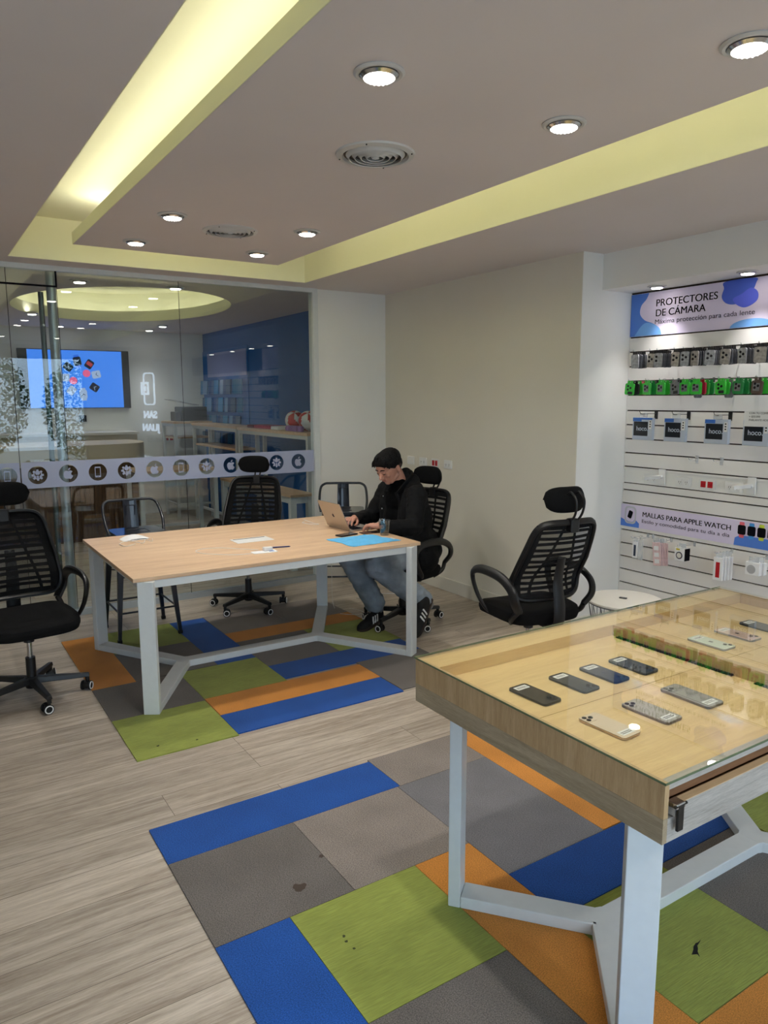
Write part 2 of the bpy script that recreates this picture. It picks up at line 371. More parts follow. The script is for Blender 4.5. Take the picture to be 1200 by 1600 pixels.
# icon outlines, unit size about 1 across
def apple_icon(s=1.0, cx=0, cy=0):
    half = [(0.0, 0.27), (0.13, 0.32), (0.27, 0.31), (0.38, 0.22)]
    body = [(0.0, 0.255), (0.14, 0.31), (0.29, 0.29), (0.385, 0.2), (0.29, 0.11), (0.255, -0.02), (0.30, -0.14), (0.41, -0.20), (0.33, -0.37), (0.22, -0.49), (0.12, -0.49), (0.0, -0.455), (-0.12, -0.49), (-0.23, -0.48), (-0.36, -0.32), (-0.43, -0.08), (-0.40, 0.14), (-0.28, 0.28), (-0.14, 0.31)]
    leaf = [(0.0, 0.34), (0.02, 0.46), (0.10, 0.55), (0.20, 0.58), (0.19, 0.47), (0.11, 0.37)]
    return [[(cx+x*s, cy+y*s) for x, y in catmull(body, 4)], [(cx+x*s, cy+y*s) for x, y in catmull(leaf, 4)]]
def gear_icon(s=1.0, cx=0, cy=0):
    out = []
    for k in range(8):
        a = 2*PI*k/8
        for da, r in ((-0.26, 0.40), (-0.17, 0.54), (0.17, 0.54), (0.26, 0.40)): out.append((cx+s*r*math.cos(a+da), cy+s*r*math.sin(a+da)))
    wr = [(-0.07, -0.56), (-0.07, -0.06), (-0.19, 0.05), (-0.22, 0.20), (-0.16, 0.30), (-0.13, 0.16), (0.0, 0.08), (0.13, 0.16), (0.16, 0.30), (0.22, 0.20), (0.19, 0.05), (0.07, -0.06), (0.07, -0.56)]
    w2 = [(x*1.35, y*1.2) for x, y in wr]
    ring = circ(cx, cy+0.02*s, 0.30*s, 28)
    return [out, ring], [[(cx+x*s*0.8, cy+y*s*0.8-0.05*s) for x, y in wr]]
def phone_icon(s=1.0, cx=0, cy=0):
    o = [(cx+x*s, cy+y*s) for x, y in rrect(-0.26, -0.5, 0.26, 0.5, 0.07)]
    i = [(cx+x*s, cy+y*s) for x, y in rrect(-0.20, -0.34, 0.20, 0.38, 0.01)]
    b = circ(cx, cy-0.42*s, 0.035*s, 12)
    return [o, i, b]
# placing flat art on walls: art drawn in XY -> plane facing -X (right wall) or -Y (far wall)
def on_right(x, y, z): return Matrix.Translation((x, y, z)) @ Matrix(((0, 0, -1, 0), (-1, 0, 0, 0), (0, 1, 0, 0), (0, 0, 0, 1)))
def on_far(x, y, z): return Matrix.Translation((x, y, z)) @ Matrix(((1, 0, 0, 0), (0, 0, -1, 0), (0, 1, 0, 0), (0, 0, 0, 1)))
def on_back(x, y, z): return Matrix.Translation((x, y, z)) @ Matrix(((-1, 0, 0, 0), (0, 0, 1, 0), (0, 1, 0, 0), (0, 0, 0, 1)))
def on_top(x, y, z, a=0.0): return Matrix.Translation((x, y, z)) @ Matrix.Rotation(a, 4, 'Z')

# ============================================================ THE ROOM
XL, XR, YB, YG, YE = -2.2, 3.84, -2.4, 5.97, 10.94
XS = 4.34          # slatwall plane
YR = 3.55          # return of the recess
ZC = 2.62; ZT = 2.90
struct(obox('floor', M_floor, None, XL-0.1, YB-0.1, -0.06, XS+0.2, YE+0.1, 0.0))
struct(MB().box(XL-0.1, YB, 0, XL, YE, 3.05).obj('wall_left', M_wall, None))
struct(MB().box(XR, YR, 0, XR+0.12, YG, ZC).obj('wall_right', M_greige, None))
struct(MB().box(XR+0.0005, YR-0.004, 0, XS+0.06, YR, ZC).box(XR+0.12, YR, 0, XS+0.06, YR+0.06, ZC).obj('wall_return', M_wall, None))
struct(MB().box(XS+0.02, YB, 0, XS+0.12, YR, ZC).obj('wall_alcove', M_wall, None))
struct(MB().box(4.03, YB, 2.385, XS+0.02, YR-0.004, ZC).obj('wall_bulkhead', M_wall, None))
struct(MB().box(3.115, YG, 0, XR, YG+0.10, ZC).obj('wall_far', M_wall, None))
# lower ceiling around the trough
T0, T1, T2, TB = 0.65, 2.88, 5.715, -1.7
ce = MB()
ce.box(XL, YB, ZC, T0, YG+0.1, ZT+0.1); ce.box(T1, YB, ZC, XS+0.1, YG+0.1, ZT+0.1); ce.box(T0, T2, ZC, T1, YG+0.1, ZT+0.1); ce.box(T0, YB, ZC, T1, TB, ZT+0.1)
struct(ce.obj('ceiling', M_ceil, None))
tr = MB(); tr.box(T0, TB, ZT, T1, T2, ZT+0.1)
tr.box(T0, TB, ZC+0.001, T0+0.004, T2, ZT).box(T1-0.004, TB, ZC+0.001, T1, T2, ZT).box(T0, T2-0.004, ZC+0.001, T1, T2, ZT).box(T0, TB, ZC+0.001, T1, TB+0.004, ZT)
struct(tr.obj('trim_1', M_cove, None))
# hanging ceiling island: plain underside, yellow edge
struct(MB().box(0.953, -1.4, ZC, 2.343, 5.08, ZC+0.068).obj('trim_2', M_ceil, None))
isl = MB(); I0, I1, I2, I3 = 0.953, 2.343, -1.4, 5.08
isl.box(I0-0.003, I2, ZC+0.001, I0, I3, ZC+0.07).box(I1, I2, ZC+0.001, I1+0.003, I3, ZC+0.07).box(I0-0.003, I3, ZC+0.001, I1+0.003, I3+0.003, ZC+0.07)
struct(isl.obj('trim_3', M_cove, None))
struct(MB().box(1.25, -1.2, ZC+0.068, 2.05, 4.8, ZT).obj('trim_4', M_cove, None))
# baseboards
bb = MB().box(XR-0.014, YR, 0, XR, YG, 0.115); struct(bb.obj('baseboard_right', M_base, None, bevel=0.004))
struct(MB().box(XR-0.014, YR-0.018, 0, XS-0.002, YR-0.004, 0.115).obj('baseboard_return', M_base, None, bevel=0.004))
struct(MB().box(3.115, YG-0.014, 0, XR-0.014, YG, 0.115).obj('baseboard_far', M_base, None, bevel=0.004))
# glass partition: white frame, panes, door header
fr = MB().box(XL, YG-0.025, ZC-0.035, 3.115, YG+0.035, ZC).box(3.062, YG-0.03, 0, 3.115, YG+0.05, ZC-0.035)
struct(fr.obj('window_frame_1', M_wmetal, None))
struct(MB().box(XL, YG-0.02, 0, 3.062, YG+0.02, 0.05).obj('trim_5', M_steel, None))
seams = [XL, -1.05, -0.2, 0.655, 0.985, 1.885, 3.062]
for i, (a, b) in enumerate(zip(seams, seams[1:])):
    zlo, zhi = 0.05, ZC-0.035
    g = struct(obox('window_%d' % (i+1), M_glass, None, a+0.002, YG-0.004, zlo, b-0.002, YG+0.004, zhi))
struct(MB().box(XL, YG-0.012, 2.47, 0.99, YG-0.0045, 2.483).box(0.978, YG-0.012, 2.483, 0.99, YG-0.0045, ZC-0.035).obj('trim_6', M_ink, None))
for i, sx_ in enumerate(seams[1:-1]): struct(MB().box(sx_-.0018, YG-.0052, .05, sx_+.0018, YG-.0042, ZC-.035).obj('trim_%d' % (i+20), M_ink, None))
# frosted band with round cut-outs and icons, one strip per pane
ICX = [-0.63, -0.42, -0.21, 0.35, 0.565, 0.768, 0.981, 1.193, 1.409, 1.629, 1.843, 2.059, 2.272, 2.482, 2.693, 2.905]
KINDS = ['apple', 'phone', 'gear', 'apple', 'phone', 'gear', 'apple', 'phone', 'gear', 'apple', 'phone', 'gear', 'apple', 'phone', 'gear', 'apple']
KNAME = {'apple': 'apple with a bite', 'phone': 'phone', 'gear': 'cogwheel with a wrench'}
ZB0, ZB1 = 1.012, 1.207
bands = [(-1.045, -0.205), (-0.195, 0.65), (0.66, 3.06)]
for bi, (x0, x1) in enumerate(bands):
    sp = [[(x0, ZB0), (x1, ZB0), (x1, ZB1), (x0, ZB1)]]
    for cx in ICX:
        if x0+0.08 < cx < x1-0.08: sp.append(circ(cx, (ZB0+ZB1)/2, 0.067, 40))
    band = fill_obj('frosted_band', sp, 0.0006, M_frost, None, on_far(0, YG-0.0055, 0))
    tag(band, ['frosted vinyl band on the glass beyond the left edge, left of the door', 'short frosted vinyl band on the leftmost visible glass door pane', 'long frosted white band with round shop icons across the glass wall'][bi], 'decal')
    for cx, k in zip(ICX, KINDS):
        if not (x0+0.08 < cx < x1-0.08): continue
        cz = (ZB0+ZB1)/2
        if k == 'apple': sps = [apple_icon(0.078, cx-0.001, cz-0.002)]
        elif k == 'phone': sps = [phone_icon(0.082, cx, cz)]
        else:
            a, b = gear_icon(0.078, cx, cz); sps = [[a[0], [(cx+x*0.078, cz+y*0.078) for x, y in ((-0.15, -0.30), (-0.15, -0.10), (-0.27, 0.0), (-0.28, 0.17), (-0.19, 0.30), (-0.21, 0.12), (-0.10, 0.03), (0.10, 0.03), (0.21, 0.12), (0.19, 0.30), (0.28, 0.17), (0.27, 0.0), (0.15, -0.10), (0.15, -0.30), (0.09, -0.30), (0.09, -0.05), (-0.09, -0.05), (-0.09, -0.30))]]]
        b = MB()
        for s in sps: b.merge(fill2d(s, 0.0006), on_far(0, YG-0.0055, 0))
        tag(b.obj({'apple': 'apple_icon', 'phone': 'phone_icon', 'gear': 'gear_wrench_icon'}[k], M_frost, band), 'frosted %s icon' % KNAME[k])

# second room behind the glass
struct(MB().box(XL, YE, 0, 3.79, YE+0.1, 3.05).obj('wall_back_room_far', M_wall, None))
struct(MB().box(3.79, YG+0.10, 0, 3.87, YE+0.1, ZC+0.01).obj('wall_back_room_right', M_blue, None))
ov = MB(); ov.merge(fill2d([[(XL, YG+0.1), (3.87, YG+0.1), (3.87, YE+0.1), (XL, YE+0.1)], circ(1.98, 8.2, 1.05, 72, 1.57)], 0.1), Matrix.Translation((0, 0, ZC+0.05)))
struct(ov.obj('ceiling_back_room', M_ceil, None))
ring = MB(); 
_o = circ(1.98, 8.2, 1.055, 72, 1.575); _i = circ(1.98, 8.2, 1.045, 72, 1.565)
ring.merge(fill2d([_o, _i], 0.12), Matrix.Translation((0, 0, ZC+0.065)))
ring.merge(fill2d([circ(1.98, 8.2, 1.39, 72, 1.91), circ(1.98, 8.2, 1.38, 72, 1.90)], 0.3), Matrix.Translation((0, 0, ZC+0.25)))
ring.merge(fill2d([circ(1.98, 8.2, 1.40, 72, 1.92)], 0.05), Matrix.Translation((0, 0, ZC+0.40)))
struct(ring.obj('trim_7', M_cove, None, smooth=True))
struct(MB().box(XL, YG+0.1, ZC+0.5, 3.9, YE+0.1, ZC+0.55).obj('ceiling_slab', M_ceil, None))

# wall and shop window behind the camera
bw = MB(); WX0, WX1, WZ0, WZ1 = -1.8, 2.75, 0.25, 2.42
bw.box(XL-0.1, YB-0.1, 0, WX0, YB, ZC).box(WX1, YB-0.1, 0, XS+0.2, YB, ZC).box(WX0, YB-0.1, 0, WX1, YB, WZ0).box(WX0, YB-0.1, WZ1, WX1, YB, ZC)
struct(bw.obj('wall_street', M_wall, None))
struct(MB().box(WX0, YB-0.08, WZ0, WX1, YB-0.04, WZ0+0.04).box(WX0, YB-0.08, WZ1-0.04, WX1, YB-0.04, WZ1).box(WX0, YB-0.08, WZ0+0.04, WX0+0.05, YB-0.04, WZ1-0.04).box(WX1-0.05, YB-0.08, WZ0+0.04, WX1, YB-0.04, WZ1-0.04).box(0.45, YB-0.08, WZ0+0.04, 0.50, YB-0.04, WZ1-0.04).obj('window_frame_8', M_wmetal, None))
struct(obox('window_8', glass_mat('street glass', (0.97, 0.98, 0.98), 1.0, 1.45), None, WX0+0.05, YB-0.064, WZ0+0.04, WX1-0.05, YB-0.056, WZ1-0.04))
M_pave = mat('street pavement', (170, 168, 162), 0.9, var=0.1, scale=4)
struct(obox('street_ground', M_pave, None, -14, -16, -0.16, 16, YB-0.1, -0.06))
M_leaf = mat('street leaves', (52, 92, 34), 0.7, var=0.4, scale=2)
M_bark = mat('bark', (90, 74, 60), 0.9)
def street_bush(x, y, s, label):
    t = thing('street_shrub', label, 'shrub', (x, y, -0.06), 0, 'shrubs outside the shop window')
    b = MB(); rnd = random.Random(int(x*10))
    for k in range(2600):
        a = rnd.uniform(0, 2*PI); ph = math.acos(rnd.uniform(-1, 1)); rr = rnd.uniform(0.75, 1.0)
        c = Vector((math.cos(a)*math.sin(ph)*0.9*rr, math.sin(a)*math.sin(ph)*0.7*rr, 1.5+math.cos(ph)*1.15*rr))*s
        M = Matrix.Translation(c) @ Matrix.Rotation(rnd.uniform(0, 6), 4, (rnd.uniform(-1, 1), rnd.uniform(-1, 1), rnd.uniform(-1, 1)))
        w = 0.045*s; vs = [b.bm.verts.new(M @ Vector(p)) for p in ((-w, 0, 0), (0, -w*0.6, 0.01), (w, 0, 0), (0, w*0.6, 0.01))]; b.bm.faces.new(vs)
    b.obj('foliage', M_leaf, t, fix=False); MB().tube([(0, 0, 0), (0.03, 0.02, 0.6*s), (0, 0, 1.3*s)], [0.06*s, 0.05*s, 0.03*s]).obj('trunk', M_bark, t)
street_bush(-0.9, -6.0, 1.0, 'leafy green shrub reflected in the glass wall, left of the others')
street_bush(1.3, -6.6, 1.15, 'leafy green shrub reflected in the glass wall, in the middle')
street_bush(3.4, -6.2, 1.0, 'leafy green shrub reflected in the glass wall, right of the others')
# lit shop logo on the street wall, seen mirrored in the glass partition
M_logo = emis_mat('lit logo white', (215, 232, 255), 6.5)
LZ0 = 2.2
lg = thing('lit_wall_sign', 'tall lit white phone outline sign reading SAN JUAN on the street wall', 'sign', (3.84, YB+.22, 0), R(64))
obox('bracket_arm', M_steel, lg, -.02, -.02, LZ0, .02, .018, LZ0+.03)
LZ = 1.98
fill_obj('phone_outline', [rrect(-0.15, -0.30, 0.15, 0.30, 0.07), rrect(-0.125, -0.275, 0.125, 0.275, 0.05)], 0.02, M_logo, lg, on_back(0, 0.02, LZ-0.12))
fill_obj('monogram', [rrect(-0.02, -0.10, 0.19, 0.14, 0.01), rrect(0.02, -0.06, 0.15, 0.10, 0.01), rrect(0.06, -0.03, 0.11, 0.06, 0.005)], 0.02, M_logo, lg, on_back(0, 0.045, LZ-0.13))
text_obj('lettering', 'SAN', 0.19, M_logo, lg, on_back(0, 0.02, LZ-0.66), 0.02, 0.004, 'CENTER')
text_obj('lettering', 'JUAN', 0.19, M_logo, lg, on_back(0, 0.02, LZ-0.90), 0.02, 0.004, 'CENTER')

# ============================================================ CEILING FITTINGS
M_ringm = mat('lamp ring satin white', (205, 203, 200), 0.35)
def make_downlight(name, label, r=0.076, dome=True):
    t = thing(name, label, 'ceiling lamp')
    MB().lathe([(r, 0), (r+0.002, -0.004), (r-0.006, -0.009), (r*0.80, -0.008), (r*0.76, 0.012), (r*0.74, 0.012)]).obj('trim_ring', M_ringm, t, smooth=True)
    MB().lathe([(r*0.72, 0.004), (r*0.76, -0.010), (r*0.62, -0.018), (r*0.60, -0.010)]).obj('lamp_collar', M_chrome, t, smooth=True)
    b = MB(); b.lathe([(0, -0.020), (r*0.3, -0.0195), (r*0.58, -0.016), (r*0.60, -0.008)])
    for rr, n in ((0.18, 6), (0.34, 12), (0.50, 18)):
        for k in range(n): b.ball((r*rr*math.cos(2*PI*k/n), r*rr*math.sin(2*PI*k/n), -0.0195), r*0.05, 6)
    b.obj('lamp_face', M_lens, t, smooth=True)
    return t
DL_W = 34.0; WARM = (1.0, 0.97, 0.925)
def dl_light(x, y, z, w=None, spot=150):
    lamp('downlight_beam', 'SPOT', (x, y, z-0.03), w or DL_W, WARM, spot_size=R(spot), spot_blend=1.0, shadow_soft_size=0.045)
dls = [(2.035, 1.994, 'nearer of the two round ceiling lamps between the big vent and the right trough'), (1.263, 1.994, 'large round ceiling lamp in front of the nearer vent, towards the left trough'),
       (2.026, 1.30, 'round ceiling lamp cut by the right edge of the photo'), (1.26, 1.30, 'round ceiling lamp above the display table, out of frame'),
       (1.256, 4.02, 'round ceiling lamp left of the farther vent, upper of the left two'), (1.26, 4.78, 'round ceiling lamp nearest the far left corner of the ceiling island'),
       (2.031, 3.993, 'round ceiling lamp right of the farther vent'), (2.034, 4.73, 'round ceiling lamp nearest the far right corner of the ceiling island'),
       (1.26, -0.6, 'round ceiling lamp behind the viewer, left'), (2.03, -0.6, 'round ceiling lamp behind the viewer, right')]
proto = make_downlight('ceiling_downlight', dls[0][2]); proto.location = (dls[0][0], dls[0][1], ZC); proto['group'] = 'round lamps in the ceiling island'
for i, (x, y, lb) in enumerate(dls):
    if i: copy_tree(proto, None, (x, y, ZC), label=lb)
    dl_light(x, y, ZC)
for x, y, lb in ((1.26, 6.55, 'round lamp in the back room ceiling, near left of the oval'), (2.03, 6.50, 'round lamp in the back room ceiling, near the front of the oval'), (1.25, 9.22, 'round lamp in the back room ceiling, far left of the oval'), (2.9, 9.9, 'round lamp in the back room ceiling near the blue wall'), (0.2, 8.0, 'round lamp in the back room ceiling, far left')):
    copy_tree(proto, None, (x, y, ZC), label=lb, group='round lamps in the back room ceiling'); dl_light(x, y, ZC, 20)
for x, y in ((1.75, 10.55), (2.9, 10.55)): 
    copy_tree(proto, None, (x, y, ZC), label='round lamp washing the back room wall %s' % ('above the television' if x < 2 else 'beside the television'), group='round lamps in the back room ceiling'); dl_light(x, y, ZC, 16, 90)
for x, y, lb in ((4.19, 3.23, 'small soffit lamp at the left end above the camera protector banner'), (4.17, 2.594, 'small soffit lamp above the blue bubbles of the banner'), (4.17, 1.95, 'soffit lamp above the slatwall, out of frame near the banner end'), (4.17, 1.2, 'soffit lamp above the slatwall, out of frame in the middle'), (4.17, 0.3, 'soffit lamp above the slatwall, out of frame behind the viewer')):
    c = copy_tree(proto, None, (x, y, 2.385), label=lb, group='small lamps in the soffit'); c.scale = (0.8, 0.8, 0.8)
    lamp('soffit_beam', 'SPOT', (x, y, 2.355), 20, (1.0, 0.96, 0.95), spot_size=R(84), spot_blend=1.0, shadow_soft_size=0.02)
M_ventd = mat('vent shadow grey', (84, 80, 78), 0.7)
def vent(x, y, z, r, label, group='round air vents in the ceiling island'):
    t = thing('ceiling_vent', label, 'air vent', (x, y, z), 0, group)
    MB().lathe([(r*1.02, 0.0), (r, -0.007), (r*0.86, -0.012), (r*0.84, 0.0), (r*0.84, 0.004)], n=48).obj('vent_rim', M_ringm, t, smooth=True)
    for k in range(5):
        a = r*(0.76-0.155*k)
        MB().lathe([(a, -0.002), (a-0.004, -0.002), (a-r*0.095, -0.017), (a-r*0.080, -0.019), (a, -0.004)], n=40).obj('vent_ring', M_ringm, t, smooth=True)
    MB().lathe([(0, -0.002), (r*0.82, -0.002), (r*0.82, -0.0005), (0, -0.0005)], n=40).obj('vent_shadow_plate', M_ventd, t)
    MB().lathe([(0, -0.017), (r*0.1, -0.016), (r*0.12, -0.004)], n=24).obj('vent_hub', M_ringm, t, smooth=True)
    for k in range(4):
        a = PI/4+k*PI/2; MB().ball((r*0.95*math.cos(a), r*0.95*math.sin(a), -0.010), 0.003, 8).obj('screw', M_ink, t)
vent(1.645, 2.628, ZC, 0.155, 'large round ceiling vent with concentric rings, the nearer of two')
vent(1.648, 4.212, ZC, 0.155, 'round ceiling vent with concentric rings, the farther of two')
vent(1.65, 7.0, ZC+0.374, 0.16, 'round vent in the yellow oval of the back room ceiling', 'back room vents')

# ============================================================ CARPET TILES
def tile(x0, y0, x1, y1, m, label, cat='carpet tile'):
    name = 'carpet_tile' if abs((x1-x0)-(y1-y0)) < 0.2 else 'carpet_plank'
    o = MB().box(x0+0.001, y0+0.001, 0.0, x1-0.001, y1-0.001, 0.006).obj(name, m, None)
    return tag(o, label, cat)
tile(.755, 4.303, 1.005, 5.33, C_orange, 'orange carpet plank at the left end of the rug under the meeting table')
tile(1.005, 4.86, 1.51, 5.35, C_green, 'green carpet tile under the metal stool by the glass wall')
tile(1.005, 4.315, 1.51, 4.86, C_grey, 'dark grey carpet tile between the orange end plank and the blue plank')
tile(.755, 3.815, 1.258, 4.303, C_grey, 'dark grey carpet tile around the near left table leg')
tile(1.51, 4.31, 1.766, 5.345, C_blue, 'blue carpet plank running away between the stool and the far office chair')
tile(.755, 3.31, 1.255, 3.815, C_green, 'green carpet tile at the near left corner of the meeting table rug')
tile(1.258, 3.58, 2.262, 3.835, C_orange, 'orange carpet plank in front of the meeting table, behind the long blue one')
tile(1.255, 3.325, 2.258, 3.58, C_blue, 'blue carpet plank along the near edge of the meeting table rug')
tile(1.258, 3.835, 1.766, 4.31, C_green, 'green carpet tile in the middle under the long table stretcher')
tile(1.766, 3.87, 2.757, 4.115, C_blue, 'blue carpet plank running to the foot of the near right table leg')
tile(2.262, 3.345, 2.76, 3.87, C_grey, 'grey carpet tile at the near right corner of the meeting table rug')
tile(1.766, 4.115, 2.28, 4.605, C_grey, 'grey carpet tile behind the table stretcher, left of the green one')
tile(2.28, 4.115, 2.77, 4.66, C_green, 'green carpet tile under the seated person at the right end')
tile(1.768, 4.66, 2.78, 4.88, C_orange, 'orange carpet plank crossing behind the table stretcher')
tile(1.766, 4.605, 2.28, 4.66, C_grey, 'narrow grey carpet strip in front of the rear orange plank')
tile(1.768, 4.88, 2.275, 5.36, C_lgrey, 'light grey carpet tile at the back, left half under the far office chair')
tile(2.277, 4.88, 2.78, 5.375, C_lgrey, 'light grey carpet tile at the back, right half near the far office chair')
# front rug
tile(.65, 2.465, 1.655, 2.722, C_blue, 'blue carpet plank at the far left corner of the front rug')
tile(.65, 1.98, 1.144, 2.465, C_grey, 'dark grey stained carpet tile at the left edge of the front rug')
tile(1.144, 1.98, 1.642, 2.465, C_lgrey, 'light grey carpet tile in the middle left of the front rug')
tile(1.655, 2.465, 2.135, 2.738, C_lgrey, 'light grey carpet tile at the far edge of the front rug')
tile(1.642, 1.76, 2.135, 2.465, C_bgrey, 'bluish grey carpet tile seen through under the display table')
tile(2.135, 1.765, 2.385, 2.738, C_orange, 'long thin orange carpet plank along the display table')
tile(2.385, 1.765, 2.9, 2.738, C_grey, 'grey carpet tile hidden behind the display table')
tile(1.393, 1.0, 1.642, 1.98, C_orange, 'orange carpet plank at the foot of the display table')
tile(.9, 1.492, 1.393, 1.98, C_green, 'green carpet tile with dark spots in the front rug')
tile(.65, 1.0, .9, 1.98, C_blue, 'blue carpet plank running to the bottom edge at left')
tile(.9, 1.0, 1.393, 1.492, C_grey, 'grey carpet tile at the bottom edge, left of the orange plank')
tile(1.642, 1.508, 2.65, 1.76, C_blue, 'dark blue carpet plank below the display table')
tile(1.642, 1.015, 2.133, 1.506, C_green, 'dark green torn carpet tile in the shadow of the display table')
tile(2.133, 1.015, 2.63, 1.506, C_grey, 'dark grey carpet tile under the right of the display table')
tile(2.65, 1.26, 3.15, 1.77, C_green, 'green carpet tile at the right edge behind the stretcher')
tile(1.642, .76, 2.63, 1.013, C_orange, 'orange carpet plank at the bottom right corner of the photo')
tile(.65, .5, 1.642, 1.0, C_blue, 'blue carpet below the bottom edge of the photo')
# stains and the tear
def flat_spot(name, cx, cy, r, label, m, seed=1, z=0.0062, sx=1.0):
    rnd = random.Random(seed); ph = [rnd.uniform(0.7, 1.25) for _ in range(14)]
    pts = catmull([(cx+sx*r*ph[k]*math.cos(2*PI*k/14), cy+r*ph[k]*math.sin(2*PI*k/14)) for k in range(14)], 3)
    o = MB(); o.merge(fill2d([pts], 0.0004), Matrix.Translation((0, 0, z+0.0002)))
    return tag(o.obj(name, m, None), label, 'stain')
M_stain = mat('carpet stain', (74, 62, 54), 0.95); M_stain2 = mat('carpet dark spot', (60, 66, 34), 0.95); M_hole = mat('torn carpet backing', (12, 12, 12), 0.9)
flat_spot('carpet_stain', 0.992, 2.095, 0.022, 'brown stain on the dark grey tile of the front rug', M_stain, 2)
flat_spot('carpet_stain', 1.135, 2.21, 0.009, 'small dark spot near the seam of the two grey tiles', M_stain, 3)
for i, (x, y) in enumerate(((1.005, 1.81), (1.0, 1.787), (1.005, 1.748))): flat_spot('carpet_stain', x, y, 0.005, ['uppermost', 'middle', 'lowest'][i]+' of three dark spots on the front green tile', M_stain2, i+5)
flat_spot('carpet_stain', 1.06, 3.37, 0.006, 'tiny dark spot near the front edge of the far green tile', M_stain2, 11)
flat_spot('carpet_stain', .88, 3.41, 0.007, 'tiny dark spot left on the far green tile', M_stain2, 12)
tear = [(1.83, 1.215), (1.86, 1.232), (1.872, 1.243), (1.89, 1.25), (1.94, 1.24), (1.972, 1.232), (1.935, 1.227), (1.905, 1.232), (1.885, 1.222), (1.865, 1.218), (1.84, 1.196), (1.80, 1.18)]
tear = [(1.845, 1.176), (1.868, 1.186), (1.878, 1.193), (1.898, 1.199), (1.905, 1.197), (1.925, 1.199), (1.906, 1.193), (1.893, 1.190), (1.884, 1.181), (1.872, 1.174), (1.856, 1.155), (1.861, 1.168)]
o = MB(); o.merge(fill2d([tear], 0.0004), Matrix.Translation((0, 0, 0.0064))); tag(o.obj('carpet_tear', M_hole, None), 'black ragged tear in the dark green carpet tile', 'tear')

# ============================================================ TABLES
def beam(b, p, q, w, h, z0):
    """flat bar from p to q (xy), width w across, height h, bottom at z0"""
    p = Vector((p[0], p[1], 0)); q = Vector((q[0], q[1], 0)); d = q-p; L = d.length; a = math.atan2(d.y, d.x)
    M = Matrix.Translation((p.x, p.y, z0)) @ Matrix.Rotation(a, 4, 'Z')
    b.box(0, -w/2, 0, L, w/2, h, M)
def trestle(t, feet, J1, J2, ztop, zfoot=0.006):
    fl, bl, frr, br = feet
    for P, J in ((fl, J1), (bl, J1), (frr, J2), (br, J2)):
        d = Vector((J[0]-P[0], J[1]-P[1], 0)); a = math.atan2(d.y, d.x)
        b = MB(); M = Matrix.Translation((P[0], P[1], 0)) @ Matrix.Rotation(a, 4, 'Z'); b.box(-0.02, -0.042, zfoot, 0.02, 0.042, ztop, M)
        b.obj('leg', M_wmetal, t, bevel=0.003)
        b = MB(); dn = d.normalized(); beam(b, (P[0]+dn.x*0.021, P[1]+dn.y*0.021), (J[0], J[1]), 0.082, 0.040, zfoot); b.obj('floor_stretcher', M_wmetal, t, bevel=0.003)
    b = MB(); beam(b, (J1[0]-.036, J1[1]), (J2[0]+.036, J2[1]), 0.082, 0.0402, zfoot); b.obj('long_stretcher', M_wmetal, t, bevel=0.003)
    for J, s_ in ((J1, -1), (J2, 1)):
        MB().prism([(J[0]-s_*.03, J[1]-.041), (J[0]+s_*.030, J[1]-.062), (J[0]+s_*.062, J[1]-.030), (J[0]+s_*.040, J[1]), (J[0]+s_*.062, J[1]+.030), (J[0]+s_*.030, J[1]+.062), (J[0]-s_*.03, J[1]+.041)], zfoot, zfoot+.0404).obj('weld_plate', M_wmetal, t)
# meeting table
mt = thing('meeting_table', 'long light oak meeting table on a white steel frame with V-shaped feet', 'table', (0, 0, 0))
trestle(mt, ((.963, 3.80), (.963, 5.04), (2.64, 3.80), (2.64, 5.04)), (1.33, 4.42), (2.27, 4.42), 0.728)
obox('table_top', M_oak, mt, .897, 3.795, .729, 2.707, 5.10, .750, bevel=0.0015)
b = MB(); b.box(.99, 3.800, .688, 2.615, 3.838, .728).box(.99, 5.03, .688, 2.615, 5.068, .728).box(.93, 3.85, .688, .97, 5.0, .728).box(2.63, 3.85, .688, 2.67, 5.0, .728)
b.obj('apron_rail', M_wmetal, mt)
cp = obox('cable_flap', M_white, mt, 1.70, 4.385, .750, 1.95, 4.535, .7525)
obox('flap_slot', M_ink, cp, 1.715, 4.507, .7525, 1.935, 4.518, .7530)

# display table with glass top
dt = thing('display_table', 'glass topped oak display table with phones inside on a white steel frame', 'table', (0, 0, 0))
trestle(dt, ((1.392, 1.03), (1.407, 1.757), (2.79, 1.03), (2.79, 1.757)), (1.71, 1.393), (2.525, 1.393), 0.709)
BX0, BX1, BY0, BY1 = 1.285, 2.89, .905, 1.825
obox('bottom_board', M_oakF, dt, BX0+.016, BY0+.03, .710, BX1-.016, BY1-.016, .722)
b = MB().box(BX0, BY0, .710, BX0+.015, BY1, .768); b.obj('lower_side_band', M_oakG, dt)
b = MB().box(BX0, BY0, .7685, BX0+.015, BY1, .849); b.obj('upper_side_board', M_oakV, dt)
b = MB().box(BX1-.015, BY0, .710, BX1, BY1, .849); b.obj('right_side_board', M_oakV, dt)
b = MB().box(BX0+.015, BY1-.015, .710, BX1-.015, BY1, .849); b.obj('rear_board', M_oakV, dt)
obox('rear_rim', M_oakD, dt, BX0+.015, 1.722, .800, BX1-.015, BY1-.0155, .849)
obox('front_apron', M_oakF, dt, BX0+.0152, BY0, .710, BX1-.0152, BY0+.018, .766)
obox('front_top_rail', M_oakF, dt, BX0+.0152, BY0+.001, .833, BX1-.0152, BY0+.019, .849)
